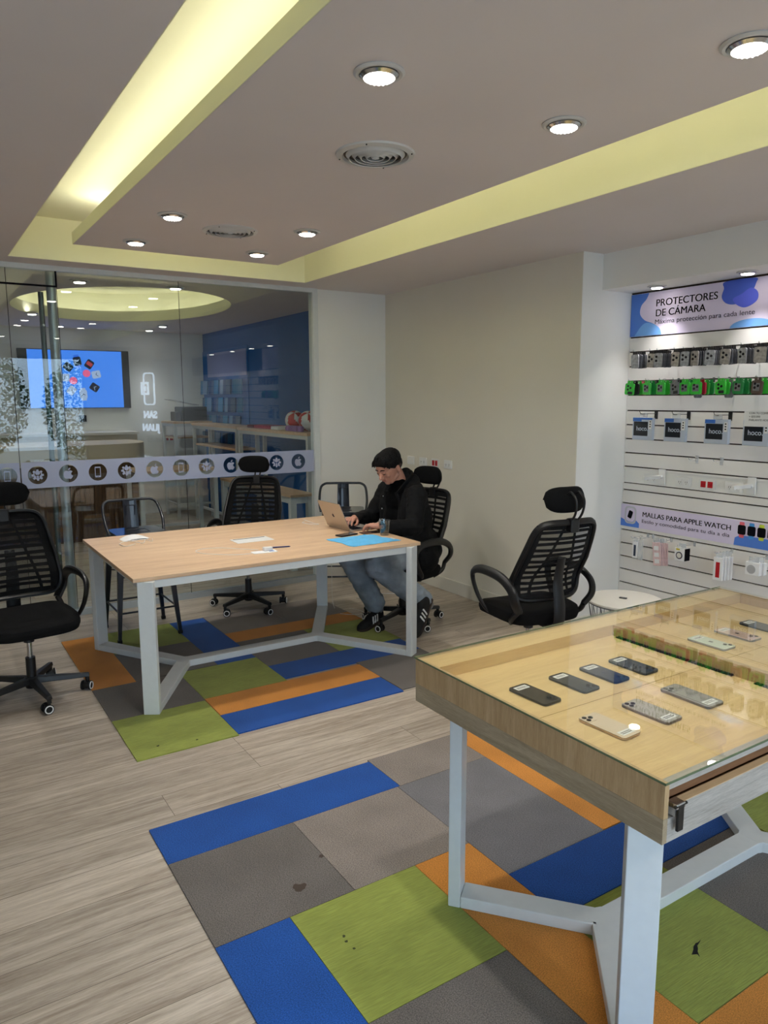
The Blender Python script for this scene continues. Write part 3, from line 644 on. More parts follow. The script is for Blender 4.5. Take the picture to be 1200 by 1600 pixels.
for (x0, x1, lab) in ((BX0+.017, 2.083, ''), (2.107, BX1-.017, '')):
    obox('display_shelf', M_oakD, dt, x0, BY0+.02, .800, x1, 1.352, .810)
    obox('display_shelf', M_oakD, dt, x0, 1.354, .800, x1, 1.7215, .810)
    dr = thing('drawer', None, None); dr.parent = dt
    for k in ('label', 'category'): 
        if k in dr: del dr[k]
    obox('shelf_fascia', M_brown, dr, x0+.002, BY0+.0185, .7995, x1-.002, BY0+.0198, .833)
    obox('drawer_front', M_oakF, dr, x0+.012, BY0-.006, .770, x1-.012, BY0+.014, .7955)
    obox('drawer_lip', M_palewood, dr, x0+.012, BY0-.006, .7957, x1-.012, BY0+.014, .7975)
    obox('drawer_bottom', M_brown, dr, x0+.012, BY0+.0365, .7725, x1-.012, 1.30, .778)
obox('centre_divider', M_oakV, dt, 2.0835, BY0+.02, .800, 2.1065, 1.7215, .849)
for (y0, y1) in ((1.25, 1.70), (.95, 1.18)):
    b = MB()
    for k in range(int((y1-y0)/.012)): b.box(2.069, y0+k*.012, .8102, 2.082, y0+k*.012+.008, .8155)
    b.box(2.071, y0, .8101, 2.080, y1, .8112); b.obj('cable_track', M_ink, dt)
gt = obox('glass_top', M_glasstop, dt, BX0-.003, BY0-.003, .8495, BX1+.003, BY1+.003, .855)
e = MB().box(BX0-.0045, BY0-.0045, .8497, BX0-.0032, BY1+.0045, .8548).box(BX0-.0045, BY0-.0045, .8497, BX1+.0045, BY0-.0032, .8548).box(BX0-.0045, BY1+.0032, .8497, BX1+.0045, BY1+.0045, .8548)
e.obj('glass_edge', M_glassedge, gt)
lk = thing('drawer_lock', 'small black clamp lock hanging on the front drawer edge of the display table', 'lock', (1.325, BY0-.008, .80))
MB().box(-.011, -.008, -.062, .009, -.001, -.002, bev=.002).obj('strap', M_black, lk)
MB().box(-.016, -.007, -.010, .014, .020, .002, bev=.002).obj('clamp_body', M_chrome, lk)
MB().cyl((-.02, -.004, -.003), (.02, -.004, -.003), .0035).obj('hinge_pin', M_black, lk)
# ---- phones
def phone_shell(m, w, l, t_, r=.011):
    b = MB(); b.merge(fill2d([rrect(-w/2, -l/2, w/2, l/2, r, 6)], t_-.0016), Matrix.Translation((0, 0, t_/2)))
    return b.obj('body', m, None, bevel=.0007)
def make_phone(label, back, frame, x, y, w=.0715, l=.147, cams=2, cam_end=-1, z=.8102, rz=0.0, logo=None, text=True, name='smartphone', lens_m=None):
    t = thing(name, label, 'phone', (x, y, z), rz, 'phones in the display case')
    b = phone_shell(frame, w, l, .0078); b.parent = t
    p = MB(); p.merge(fill2d([rrect(-w/2+.0008, -l/2+.0008, w/2-.0008, l/2-.0008, .0105, 6)], .0006), Matrix.Translation((0, 0, .0074))); p.obj('back_glass', back, t)
    s = cam_end
    if cams:
        cx, cy = (-1 if s > 0 else 1)*(w/2-.020), s*(l/2-.021)
        hx = .0175 if cams == 3 else .0145
        pl = MB(); pl.merge(fill2d([rrect(cx-hx, cy-hx, cx+hx, cy+hx, .007)], .0012), Matrix.Translation((0, 0, .0083))); c0 = pl.obj('camera_island', back, t)
        spots = [(-.0078, .0078), (-.0078, -.0078), (.0082, 0)] if cams == 3 else [(-.006, .006), (.006, -.006)]
        for (ax, ay) in spots:
            MB().lathe([(0, .0112), (.0052, .0112), (.0062, .0108), (.0064, .0088)], (cx+ax, cy+ay, 0), 18).obj('camera_lens', M_ink, c0, smooth=True)
    if logo is not None: fill_obj('apple_logo', apple_icon(.017, 0, .0), .0002, logo, t, Matrix.Translation((0, 0, .0079)) @ Matrix.Rotation(PI if s < 0 else 0, 4, 'Z'))
    ly = -s*(l/2-.022)
    lb = obox('price_label', M_paper, t, -.024, ly-.011, .0078, .024, ly+.011, .0082)
    if text:
        b = MB()
        for k in range(2):
            xx = -.019; rnd = random.Random(int(x*997)+k)
            while xx < .016:
                w2 = rnd.uniform(.002, .005); b.box(xx, ly-.005+k*.006, .0082, xx+w2, ly-.0018+k*.006, .00835); xx += w2+.0012
        b.obj('label_print', M_ink, lb)
    return t
P_dark = mat('black glass back', (30, 34, 40), 0.2); P_mid = mat('midnight glass back', (30, 40, 52), 0.15); P_navy = mat('blue black glass back', (26, 40, 66), 0.12); P_slate = mat('slate blue glass back', (60, 70, 88), 0.15)
P_gold = mat('pale gold back', (222, 202, 178), 0.3); P_goldf = mat('gold frame', (190, 168, 138), 0.25, 0.9); P_tit = mat('titanium grey back', (168, 164, 156), 0.3); P_titf = mat('titanium frame', (120, 116, 110), 0.3, 0.9); P_gry = mat('light steel back', (156, 154, 152), 0.25)
P_mint = mat('pale mint back', (222, 232, 216), 0.25); P_pink = mat('pale pink back', (226, 196, 190), 0.25); P_df = mat('dark frame', (36, 42, 50), 0.3, 0.7)
make_phone('black phone with a white label, nearest the left edge of the glass case', P_dark, P_df, 1.456, 1.471, rz=R(3))
make_phone('dark slate phone, second from the left in the back row of the case', P_mid, P_df, 1.618, 1.473, rz=R(2))
make_phone('blue black phone with an apple emblem, third in the back row of the case', P_navy, P_df, 1.753, 1.474, rz=R(1), logo=M_thinink)
make_phone('slate blue phone, rightmost in the back row of the first case', P_slate, P_df, 1.885, 1.471, rz=R(1))
make_phone('pale gold phone with three cameras in the front row of the case', P_gold, P_goldf, 1.472, 1.214, cams=3, cam_end=1, rz=R(3), l=.15)
make_phone('grey titanium phone with three cameras, middle of the front row', P_tit, P_titf, 1.641, 1.213, cams=3, cam_end=1, rz=R(2), l=.15)
make_phone('light grey phone with three cameras, right of the front row', P_gry, P_titf, 1.825, 1.218, cams=3, cam_end=1, rz=R(0), l=.16, w=.077)
make_phone('pale mint phone with an apple emblem in the farther glass case', P_mint, P_gry, 2.295, 1.469, logo=M_ink, rz=R(0))
make_phone('pale pink phone with an apple emblem in the farther glass case', P_pink, P_gry, 2.458, 1.473, logo=M_ink, rz=R(0))
make_phone('black phone beside the pink one in the farther glass case', P_dark, P_df, 2.62, 1.475, rz=R(-1))
make_phone('white phone cut by the right edge of the photo in the farther case', P_mint, P_gry, 2.40, 1.215, cams=3, cam_end=1, rz=R(1))
make_phone('black phone in the farther glass case beyond the right edge of the photo', P_dark, P_df, 2.60, 1.215, cams=3, cam_end=1)

# ============================================================ OFFICE CHAIRS (forward = local +Y)
def back_pt(u, v):
    """backrest surface: u across -1..1, v up 0..1"""
    z = .545 + .465*v
    w = .225 + .008*math.sin(PI*min(1, v*1.3)) - .030*v**2.2
    y = -.215 - .10*v - .055*v*v + .045*math.exp(-((v-.25)/.22)**2) + .055*u*u*(1-.25*v)
    return Vector((u*w, y, z))
def office_chair(label, spin=0.0, net=True):
    t = thing('office_chair', label, 'office chair')
    def bp(o): o.rotation_euler = (0, 0, spin); return o
    bp(MB().lathe([(.0, .125), (.038, .122), (.040, .085), (.034, .06), (0, .058)], n=24).obj('base_hub', M_black, t, smooth=True))
    for k in range(5):
        a = 2*PI*k/5; ca, sa = math.cos(a), math.sin(a)
        b = MB()
        for (r0, r1, w0, w1, za, zb, h0, h1) in ((.02, .30, .027, .016, .085, .075, .036, .022),):
            M = Matrix.Rotation(a, 4, 'Z'); b2 = bmesh.new()
            vs = [b2.verts.new(p) for p in ((r0, -w0, za), (r0, w0, za), (r0, w0*.7, za+h0), (r0, -w0*.7, za+h0), (r1, -w1, zb), (r1, w1, zb), (r1, w1*.7, zb+h1), (r1, -w1*.7, zb+h1))]
            for f in ((0, 1, 2, 3), (7, 6, 5, 4), (0, 4, 5, 1), (1, 5, 6, 2), (2, 6, 7, 3), (3, 7, 4, 0)): b2.faces.new([vs[i] for i in f])
            b.merge(b2, M)
        b.cyl((.288*ca, .288*sa, .05), (.288*ca, .288*sa, .084), .012)
        bp(b.obj('base_arm', M_black, t, bevel=.004))
        ta = a + (0.6 if k % 2 else -0.9) + k
        c = Matrix.Translation((.288*ca, .288*sa, 0)) @ Matrix.Rotation(ta, 4, 'Z')
        b2 = MB(); b2.cyl((-.012, -.018, .027), (-.012, .018, .027), .020).box(-.028, -.010, .028, .004, .010, .054); bmesh.ops.transform(b2.bm, matrix=c, verts=b2.bm.verts[:])
        hs = bp(b2.obj('caster', M_black, t, smooth=True))
        for s in (-1, 1):
            MB().cyl(c @ Vector((-.012, s*.019, .027)), c @ Vector((-.012, s*.027, .027)), .027, n=24).obj('wheel', M_rubber, hs, smooth=True)
            ringp = [c @ Vector((-.012+.020*math.cos(2*PI*q/20), s*.0275, .027+.020*math.sin(2*PI*q/20))) for q in range(20)]
            MB().tube(ringp, .0034, 6, closed=True, smooth=False).obj('wheel_ring', M_white, hs, smooth=True)
    MB().cyl((0, 0, .12), (0, 0, .235), .026, n=24).obj('column_sleeve', M_black, t, smooth=True)
    MB().cyl((0, 0, .235), (0, 0, .34), .014, n=20).obj('gas_lift', M_chrome, t, smooth=True)
    MB().cyl((0, 0, .325), (0, 0, .385), .028, n=24).box(-.09, -.13, .375, .09, .11, .405, bev=.008).box(-.045, -.245, .385, .045, -.12, .41, bev=.006).obj('seat_mechanism', M_black, t)
    MB().tube([(.05, .03, .39), (.16, .05, .375), (.24, .05, .37)], [.004, .004, .006]).obj('lift_lever', M_black, t, smooth=True)
    # seat cushion: rounded slab with a waterfall front
    b = MB()
    def outline(k, n=48):
        a = 2*PI*k/n; c, s = math.cos(a), math.sin(a); e = .42
        x = math.copysign(abs(c)**e, c)*(.245 - .012*(s < 0)*abs(s)); y = math.copysign(abs(s)**e, s)*.235+.005
        return x, y
    rings = []
    for (sc, z) in ((.86, .405), (.97, .412), (1.0, .435), (1.0, .455), (.975, .474), (.90, .486), (.70, .488), (.35, .484)):
        ringv = []
        for k in range(48):
            x, y = outline(k); zz = z
            if z > .41: zz -= .022*max(0, (y/.24))**3*(1 if z > .45 else .5) - .006*abs(x/.245)**3
            ringv.append(b.bm.verts.new((x*sc, y*sc, zz)))
        rings.append(ringv)
    for r0, r1 in zip(rings, rings[1:]):
        for k in range(48): b.bm.faces.new((r0[k], r0[(k+1) % 48], r1[(k+1) % 48], r1[k]))
    b.bm.faces.new(rings[0][::-1]); b.bm.faces.new(rings[-1])
    b.obj('seat', M_blackfab, t, smooth=True)
    # back support spine under the mesh
    MB().tube([(0, -.20, .395), (0, -.275, .42), (0, -.285, .52), (0, -.262, .66), (0, -.29, .80)], [.026, .026, .026, .022, .018], flat=(1.5, .6), up=(0, 0, 1) if False else None).obj('back_spine', M_black, t, smooth=True)
    # frame round the mesh
    pts = []; n = 60
    for k in range(n):
        a = 2*PI*k/n; c, s = math.cos(a), math.sin(a); e = .30
        u = math.copysign(abs(c)**e, c); v = .5+.5*math.copysign(abs(s)**e, s); pts.append(back_pt(u, v))
    MB().tube(pts, .017, 8, closed=True, smooth=False, flat=(.75, 1.15)).obj('back_frame', M_black, t, smooth=True)
    b = MB(); nb = 12
    off = lambda u, v: Vector((0, 1, 0))
    for k in range(nb):
        v0 = .05+.88*k/nb; v1 = v0+.88/nb*.52
        sag = .012
        b.grid(lambda p, q, v0=v0, v1=v1: back_pt(-.80+1.60*p, v0+(v1-v0)*q+sag*math.sin(PI*p)*(1 if k % 2 else -1)*.6), 14, 1, .004, off)
    b.grid(lambda p, q: back_pt(-.93+1.86*p, .02+.05*q), 12, 1, .005, off); b.grid(lambda p, q: back_pt(-.88+1.76*p, .91+.07*q), 12, 1, .005, off)
    for s in (-1, 1): b.grid(lambda p, q, s=s: back_pt(s*(.78+.20*p), .03+.94*q), 3, 16, .007, off)
    for s in (-1, 1):   # slanted ribs
        b.grid(lambda p, q, s=s: back_pt(s*(.60-.42*q)+.035*(p-.5)*2, .04+.90*q)+Vector((0, .001, 0)), 1, 14, .005, off)
    b.obj('mesh_back', M_blackfab, t)
    MB().grid(lambda p, q: back_pt(-.95+1.9*p, .02+.96*q)+Vector((0, -.002, 0)), 14, 14).obj('netting', M_net, t, fix=False)
    # lumbar block and neck of the headrest
    MB().box(-.028, -.395, .955, .028, -.345, 1.03, bev=.008).obj('headrest_bracket', M_black, t)
    for s in (-1, 1):
        MB().tube([(s*.018, -.365, 1.0), (s*.022, -.415, 1.06), (s*.026, -.425, 1.13), (s*.028, -.385, 1.17), (s*.028, -.355, 1.16)], .0065).obj('headrest_rod', M_black, t, smooth=True)
    b = MB()
    def hp(p, q):
        a = 2*PI*p; e = .62; c, s = math.cos(a), math.sin(a)
        return None
    rings = []
    for i in range(15):
        u = -1+2*i/14; u = math.copysign(abs(u)**.8, u); k = (1-abs(u)**4.0)**.5 if abs(u) < 1 else 0; k = max(k, .02)
        x = u*.132; ringv = []
        for j in range(20):
            a = 2*PI*j/20; c, s = math.cos(a), math.sin(a)
            zz = math.copysign(abs(s)**.75, s)*.070*k; yy = math.copysign(abs(c)**.85, c)*.030*k
            ringv.append(b.bm.verts.new((x, -.335+yy+.045*u*u+.012*(s > 0)*s, 1.125+zz)))
        rings.append(ringv)
    for r0, r1 in zip(rings, rings[1:]):
        for k in range(20): b.bm.faces.new((r0[k], r0[(k+1) % 20], r1[(k+1) % 20], r1[k]))
    b.bm.faces.new(rings[0][::-1]); b.bm.faces.new(rings[-1]); b.obj('headrest', M_blackfab, t, smooth=True)
    for s in (-1, 1):
        MB().tube([(s*.225, -.215, .50), (s*.262, -.235, .56), (s*.272, -.215, .625), (s*.275, -.13, .672), (s*.277, -.02, .688), (s*.278, .10, .685), (s*.276, .175, .655), (s*.270, .185, .60), (s*.262, .145, .52), (s*.245, .085, .45), (s*.20, .045, .408)],
                  [.024, .026, .025, .024, .024, .023, .021, .018, .017, .016, .016], 10, flat=(1.15, .72)).obj('armrest', M_black, t, smooth=True)
        MB().tube([(s*.225, -.215, .50), (s*.235, -.17, .45), (s*.20, -.11, .408)], [.016, .015, .014], 8).obj('armrest_brace', M_black, t, smooth=True)
    return t
ch = office_chair('black mesh office chair at the left edge, facing the viewer beside the meeting table', 0.35)
ch.location = (.46, 4.41, 0); ch.rotation_euler = (0, 0, R(187)); ch['group'] = 'black office chairs with headrests'
def chair_at(x, y, deg, spin, label, drop=0.0):
    c = copy_tree(ch, None, (x, y, .0065 if y > 4 else 0), R(deg), label=label)
    for k in c.children:
        nm = k.name.split('.')[0]
        if nm in ('base_hub', 'base_arm', 'caster'): k.rotation_euler = (0, 0, spin)
        elif nm != 'column_sleeve': k.location.z += drop
    return c
chair_at(2.18, 5.43, 143, 1.15, 'black mesh office chair behind the meeting table against the glass wall')
chair_at(2.98, 3.08, -8, 0.2, 'black mesh office chair seen from behind near the white round table')
chair_at(2.99, 4.42, 106, 0.45, 'black mesh office chair in which the person sits', -.045)

# ============================================================ METAL STOOLS (front = local +Y... back at -Y)
def metal_stool(label, zs=.735, foot=.21, top=.155):
    t = thing('metal_stool', label, 'stool')
    b = MB(); b.merge(fill2d([rrect(-top-.02, -top-.02, top+.02, top+.02, .05)], .012), Matrix.Translation((0, 0, zs-.006)))
    b.merge(fill2d([rrect(-top-.018, -top-.018, top+.018, top+.018, .05), rrect(-top-.006, -top-.006, top+.006, top+.006, .045)], .028), Matrix.Translation((0, 0, zs-.022)))
    seat = b.obj('seat', M_blackmetal, t, bevel=.003)
    fill_obj('seat_emboss', [rrect(-.075, -.075, .075, .075, .02), rrect(-.066, -.066, .066, .066, .015)], .003, M_blackmetal, seat, Matrix.Translation((0, 0, zs+.0015)))
    for sx in (-1, 1):
        for sy in (-1, 1):
            b = MB(); b2 = bmesh.new(); w0, w1 = .030, .016; A = (sx*top, sy*top, zs-.03); B = (sx*foot, sy*foot, .02)
            vs = []
            for (P, w) in ((A, w0), (B, w1)):
                for dx, dy in ((-1, -1), (1, -1), (1, 1), (-1, 1)): vs.append(b2.verts.new((P[0]+dx*w*.75, P[1]+dy*w*.75, P[2])))
            for f in ((3, 2, 1, 0), (4, 5, 6, 7), (0, 1, 5, 4), (1, 2, 6, 5), (2, 3, 7, 6), (3, 0, 4, 7)): b2.faces.new([vs[i] for i in f])
            b.merge(b2); lg_ = b.obj('leg', M_blackmetal, t, bevel=.003)
            MB().box(sx*foot-.014, sy*foot-.014, 0.0, sx*foot+.014, sy*foot+.014, .022).obj('foot_cap', M_rubber, lg_)
    for z in (.20,):
        f = top+(foot-top)*(zs-z)/zs
        for (p, q) in (((-f, -f), (f, -f)), ((f, -f), (f, f)), ((f, f), (-f, f)), ((-f, f), (-f, -f))): MB().cyl((*p, z), (*q, z), .007).obj('rung', M_blackmetal, t, smooth=True)
    z = .44; f = top+(foot-top)*(zs-z)/zs
    b = MB()
    for (p, q) in (((-f, -f), (f, f)), ((f, -f), (-f, f))): b.cyl((*p, z), (*q, z), .005)
    b.obj('cross_brace', M_blackmetal, t, smooth=True)
    x = top+.035
    MB().tube([(-x+.0, -.02, zs-.02), (-x-.012, -.07, zs+.06), (-x-.004, -.16, zs+.16), (-x+.03, -.19, zs+.195), (-.10, -.20, zs+.20), (.10, -.20, zs+.20), (x-.03, -.19, zs+.195), (x+.004, -.16, zs+.16), (x+.012, -.07, zs+.06), (x, -.02, zs-.02)], .0105, 10).obj('back_tube', M_blackmetal, t, smooth=True)
    b = MB(); b.grid(lambda p, q: Vector(((-.052+.104*p)*(1-.08*q), -.172-.03*q+.010*(2*p-1)**2, zs-.002+.205*q)), 6, 4, .004, lambda p, q: (0, 1, 0)); sp = b.obj('back_splat', M_blackmetal, t)
    fill_obj('splat_emboss', [rrect(-.032, -.055, .032, .055, .008), rrect(-.026, -.049, .026, .049, .006)], .003, M_blackmetal, sp, Matrix.Translation((0, -.176, zs+.11)) @ Matrix.Rotation(R(90-8), 4, 'X'))
    return t
st = metal_stool('black metal stool with a tube back, tucked behind the left of the meeting table'); st.location = (1.30, 5.285, 0.006); st.rotation_euler = (0, 0, R(180)); st['group'] = 'black metal stools'
st2 = copy_tree(st, None, (3.02, 5.36, 0.0065), R(150), label='black metal stool with a tube back beside the seated person, near the far wall')
# round wire table
rt = thing('side_table', 'small round white side table on a thin wire basket, beside the slatwall', 'table', (3.56, 2.86, 0))
RZ = .46
MB().lathe([(0, RZ), (.215, RZ), (.222, RZ-.004), (.222, RZ-.014), (.216, RZ-.018), (0, RZ-.018)], n=64).obj('table_top', M_offw, rt, smooth=True)
b = MB(); rr0, rr1 = .215, .15
for k in range(20):
    a = 2*PI*k/20
    for d in (1, -1):
        a2 = a+d*2*PI/20*1.5; b.cyl((rr0*math.cos(a), rr0*math.sin(a), RZ-.018), (rr1*math.cos(a2), rr1*math.sin(a2), .01), .002, n=6)
for r_, z in ((rr0, RZ-.022), (rr1, .008), ((rr0+rr1)/2, RZ/2)): b.tube([(r_*math.cos(2*PI*k/40), r_*math.sin(2*PI*k/40), z) for k in range(40)], .003, 6, closed=True, smooth=False)
b.obj('wire_basket', M_wmetal if False else mat('grey wire', (120, 122, 124), 0.4, 0.6), rt)
tg = thing('small_gadget', 'tiny dark grey gadget lying on the white round side table', 'gadget', (3.555, 2.87, RZ+.0002), R(20))
MB().box(-.010, -.022, 0, .010, .022, .007, bev=.002).obj('case', mat('dark gadget', (60, 58, 56), 0.4), tg)
MB().box(-.008, -.004, .007, .008, .018, .0076).obj('panel', mat('grey gadget face', (130, 128, 122), 0.4), tg)

# ============================================================ SLATWALL AND SHOP GOODS
YS0 = -1.2
struct(MB().box(XS+.004, YS0, 0.0, XS+.0195, YR-.004, 2.384).obj('trim_8', M_groove, None))
zg = [2.384, 2.08, 1.981, 1.880, 1.780, 1.682, 1.574, 1.474, 1.374, 1.274, 1.176]
lowg = [1.058, 1.007, .910, .714, .616, .519, .423, .323, .223, .123, .02]
b = MB(); G = .0045
for top, bot in list(zip(zg[1:], zg[2:]))+list(zip(lowg, lowg[1:])): b.box(XS-.010, YS0, bot+G, XS+.004, YR-.006, top-G)
b.box(XS-.010, YS0, 1.158, XS+.004, YR-.006, 1.176-G)
slat = struct(b.obj('wall_slatwall', M_slat, None))
struct(MB().box(XS+.0005, YS0, 1.06, XS+.0038, YR-.006, 1.157).obj('trim_9', M_wall, None))
# top banner
V_lav = mat('banner lavender', (222, 212, 236), 0.6, spec=0.25); V_b1 = mat('banner blue', (88, 132, 218), 0.6, spec=0.25); V_b2 = mat('banner deep blue', (78, 104, 206), 0.6, spec=0.25); V_b3 = mat('banner light blue', (122, 178, 244), 0.6, spec=0.25); V_b4 = mat('banner violet blue', (98, 112, 232), 0.6, spec=0.25)
XBn = XS-.014
bn = thing('wall_banner', 'wide lavender banner reading PROTECTORES DE CÁMARA with blue bubbles', 'banner', (0, 0, 0))
obox('panel', V_lav, bn, XBn, 1.95, 2.084, XBn+.008, 3.542, 2.372)
def curve_pts(P):
    V_ = [Vector((*p, 0)) for p in P]; out = []; m = len(V_)
    for i in range(m-1):
        p0, p1, p2, p3 = V_[max(0, i-1)], V_[i], V_[i+1], V_[min(m-1, i+2)]
        for k in range(6):
            t = k/6; q = 0.5*((2*p1)+(-p0+p2)*t+(2*p0-5*p1+4*p2-p3)*t*t+(-p0+3*p1-3*p2+p3)*t**3); out.append((q.x, q.y))
    return out+[P[-1]]
def art(name, pts, m, parent, lift, depth=.0006): return fill_obj(name, pts, depth, m, parent, on_right(XBn-lift, 0, 0))
art('blue_shape', [[(-3.540, 2.086)]+curve_pts([(-3.281, 2.086), (-3.30, 2.13), (-3.355, 2.165), (-3.42, 2.19), (-3.462, 2.235), (-3.455, 2.29), (-3.415, 2.33), (-3.395, 2.370)])+[(-3.540, 2.370)]], V_b1, bn, .0006)
art('blue_shape', [[(-3.50, 2.086)]+curve_pts([(-3.281, 2.086), (-3.30, 2.13), (-3.355, 2.162), (-3.41, 2.172), (-3.45, 2.15), (-3.48, 2.115), (-3.50, 2.09)])], V_b3, bn, .0010)
art('bubble', [catmull([(-2.835, 2.3705), (-2.84, 2.33), (-2.852, 2.28), (-2.82, 2.24), (-2.76, 2.228), (-2.70, 2.245), (-2.655, 2.29), (-2.633, 2.34), (-2.64, 2.3705)], 4)], V_b2, bn, .0006)
art('bubble', [catmull([(-2.775, 2.262), (-2.72, 2.285), (-2.665, 2.315), (-2.62, 2.29), (-2.615, 2.245), (-2.65, 2.215), (-2.70, 2.203), (-2.75, 2.225)], 4)], V_b4, bn, .0011)
art('bubble', [[(-2.785, 2.086)] + [(-2.645-.14*math.cos(PI*k/16), 2.086+.048*math.sin(PI*k/16)) for k in range(1, 16)] + [(-2.505, 2.086)]], V_b3, bn, .0006)
def fit_text(name, s, y0, y1, z, h, m, parent, x, weight=0.0, cap=.70, bold=0.0):
    size = h/cap; w = text_w(s, size); return text_obj(name, s, size, m, parent, on_right(x, y0, z), .0006, weight, 'LEFT', (y0-y1)/w, 1.0, bold)
fit_text('banner_title', 'PROTECTORES', 3.337, 2.884, 2.274, .046, M_ink, bn, XBn-.0016, .0, bold=.0016)
fit_text('banner_title', 'DE CÁMARA', 3.337, 2.965, 2.208, .046, M_ink, bn, XBn-.0016, .0, bold=.0016)
fit_text('banner_subtitle', 'Máxima protección para cada lente', 3.339, 2.631, 2.158, .030, M_thinink, bn, XBn-.0016, 0.0)
struct(MB().box(XS-.006, YS0, 2.375, XS+.004, YR-.006, 2.384).obj('trim_10', M_groove, None))
# lower banner
b2n = thing('wall_banner', 'low lavender banner reading MALLAS PARA APPLE WATCH on the slatwall', 'banner', (0, 0, 0))
obox('panel', V_lav, b2n, XBn, 1.95, .742, XBn+.008, 3.548, .902)
fit_text('banner_title', 'MALLAS PARA APPLE WATCH', 3.361, 2.690, .830, .034, M_ink, b2n, XBn-.0012, .0, bold=.0012)
fit_text('banner_subtitle', 'Estilo y comodidad para tu día a día', 3.364, 2.694, .786, .024, M_thinink, b2n, XBn-.0012, 0.0)
art('blue_shape', [[(-3.546, .743), (-3.385, .743), (-3.385, .775), (-3.42, .80), (-3.50, .785), (-3.546, .80)]], V_b1, b2n, .0006)
art('blue_shape', [[(-2.66, .743), (-2.655, .79), (-2.62, .81), (-2.1, .81), (-2.1, .743)]], V_b1, b2n, .0006)
V_case = mat('banner watch case silver', (196, 196, 206), 0.3)
art('watch_case', [rrect(-3.512, .765, -3.412, .892, .03), rrect(-3.50, .778, -3.424, .879, .024)], V_case, b2n, .0012)
art('watch_case', [rrect(-3.498, .780, -3.426, .877, .024)], V_lav, b2n, .0012)
fill_obj('watch_face', [rrect(-.018, -.028, .018, .028, .009)], .0006, M_ink, b2n, on_right(XBn-.0022, 3.463, .832) @ Matrix.Rotation(R(-18), 4, 'Z'))
for cy, m in ((2.612, mat('coral strap print', (232, 104, 120), 0.5)), (2.548, mat('sky strap print', (70, 150, 220), 0.5)), (2.484, mat('lime strap print', (206, 220, 70), 0.5)), (2.42, mat('lilac strap print', (150, 120, 210), 0.5))):
    art('watch_strap', [rrect(-cy-.016, .795, -cy+.016, .895, .006)], m, b2n, .0012)
    art('watch_face', [rrect(-cy-.026, .815, -cy+.026, .875, .010)], M_ink, b2n, .0018)

def wire_hook(label, y, z, length=.19, m=None, plate=(.016, .03), group='thin pegs on the slatwall'):
    t = thing('display_hook', label, 'hook', (XS-.010, y, z), 0, group)
    m = m or M_chrome
    MB().tube([(-.003, 0, .0), (-length*.6, 0, 0), (-length, 0, .002), (-length-.012, 0, .014)], .0022, 6).obj('peg', m, t, smooth=True)
    obox('wall_clip', m, t, -.004, -plate[0]/2, -plate[1]/2, -.0005, plate[0]/2, plate[1]/2)
    return t
M_cam = mat('grey blister card', (140, 138, 138), 0.35, var=0.3, scale=60); M_camd = mat('dark pack header', (44, 42, 44), 0.5); M_lensd = mat('dark lens cover', (46, 44, 48), 0.25)
def lens_pack(name, label, cat, body, header, w, h, d=.008, dots=3, group=None):
    t = thing(name, label, cat, (0, 0, 0), 0, group)
    bb2 = MB(); bb2.merge(fill2d([rrect(-w/2, -h, w/2, -.012, .010, 3)], d), Matrix(((0, 0, -1, 0), (-1, 0, 0, 0), (0, 1, 0, 0), (0, 0, 0, 1)))); bb2.obj('card', body, t)
    hb = MB(); hb.merge(fill2d([rrect(-w*.32, -.024, w*.32, .006, .004, 3), circ(0, -.002, .0035, 12)], .003), Matrix(((0, 0, -1, 0), (-1, 0, 0, 0), (0, 1, 0, 0), (0, 0, 0, 1)))); hb.obj('hanging_tab', header, t)
    if dots:
        q = MB()
        for k in range(dots):
            dy, dz = [(.011, -.034), (.011, -.060), (-.010, -.047), (-.012, -.075)][k]
            q.cyl((-d/2-.0025, dy, dz*h/.1), (-d/2+.0005, dy, dz*h/.1), .0078, n=14)
        q.obj('lens_cover', M_lensd, t)
    return t
rnd = random.Random(3)
row1 = [(3.346, 5, 0, .070), (3.214, 3, 3, .062), (3.160, 6, 2, .066), (3.03, 3, 3, .060), (2.965, 4, 3, .062), (2.892, 5, 3, .066), (2.787, 5, 3, .070), (2.686, 4, 3, .074), (2.58, 6, 3, .070), (2.471, 3, 1, .078)]
row1 = [(a, b, c, d*.86) for a, b, c, d in row1]
row1 += [(2.36, 4, 3, .07), (2.25, 4, 3, .07)]
ordn = ['leftmost', 'second', 'third', 'fourth', 'fifth', 'sixth', 'seventh', 'eighth', 'ninth', 'tenth', 'eleventh', 'twelfth']
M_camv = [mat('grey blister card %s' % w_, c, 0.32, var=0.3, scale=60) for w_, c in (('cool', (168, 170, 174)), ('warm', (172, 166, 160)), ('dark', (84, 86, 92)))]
for i, (y, n, dots, w) in enumerate(row1):
    wire_hook('thin chrome peg holding the %s grey bunch of lens protectors from the left' % ordn[i], y, 1.966)
    src = lens_pack('lens_protector_pack', 'grey lens protector pack facing out, front of the %s bunch from the left' % ordn[i], 'package', M_camv[i % 2], M_camd, w, .102, dots=dots, group='front grey lens protector packs')
    src.location = (XS-.19, y, 1.962); src.rotation_euler = (R(rnd.uniform(-4, 4)), 0, R(rnd.uniform(-16, 10)))
    bsrc = None
    for k in range(1, n):
        lab = 'dark grey lens protector pack stacked behind the front one of the %s bunch' % ordn[i]
        loc = (XS-.19+.017*k, y-.003*k, 1.962); ro = (R(rnd.uniform(-6, 6)), 0, R(rnd.uniform(-8, 8)))
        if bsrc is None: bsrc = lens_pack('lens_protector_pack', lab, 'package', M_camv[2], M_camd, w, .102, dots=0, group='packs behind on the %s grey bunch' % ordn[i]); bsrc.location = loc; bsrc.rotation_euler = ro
        else: copy_tree(bsrc, None, loc, rot=ro)
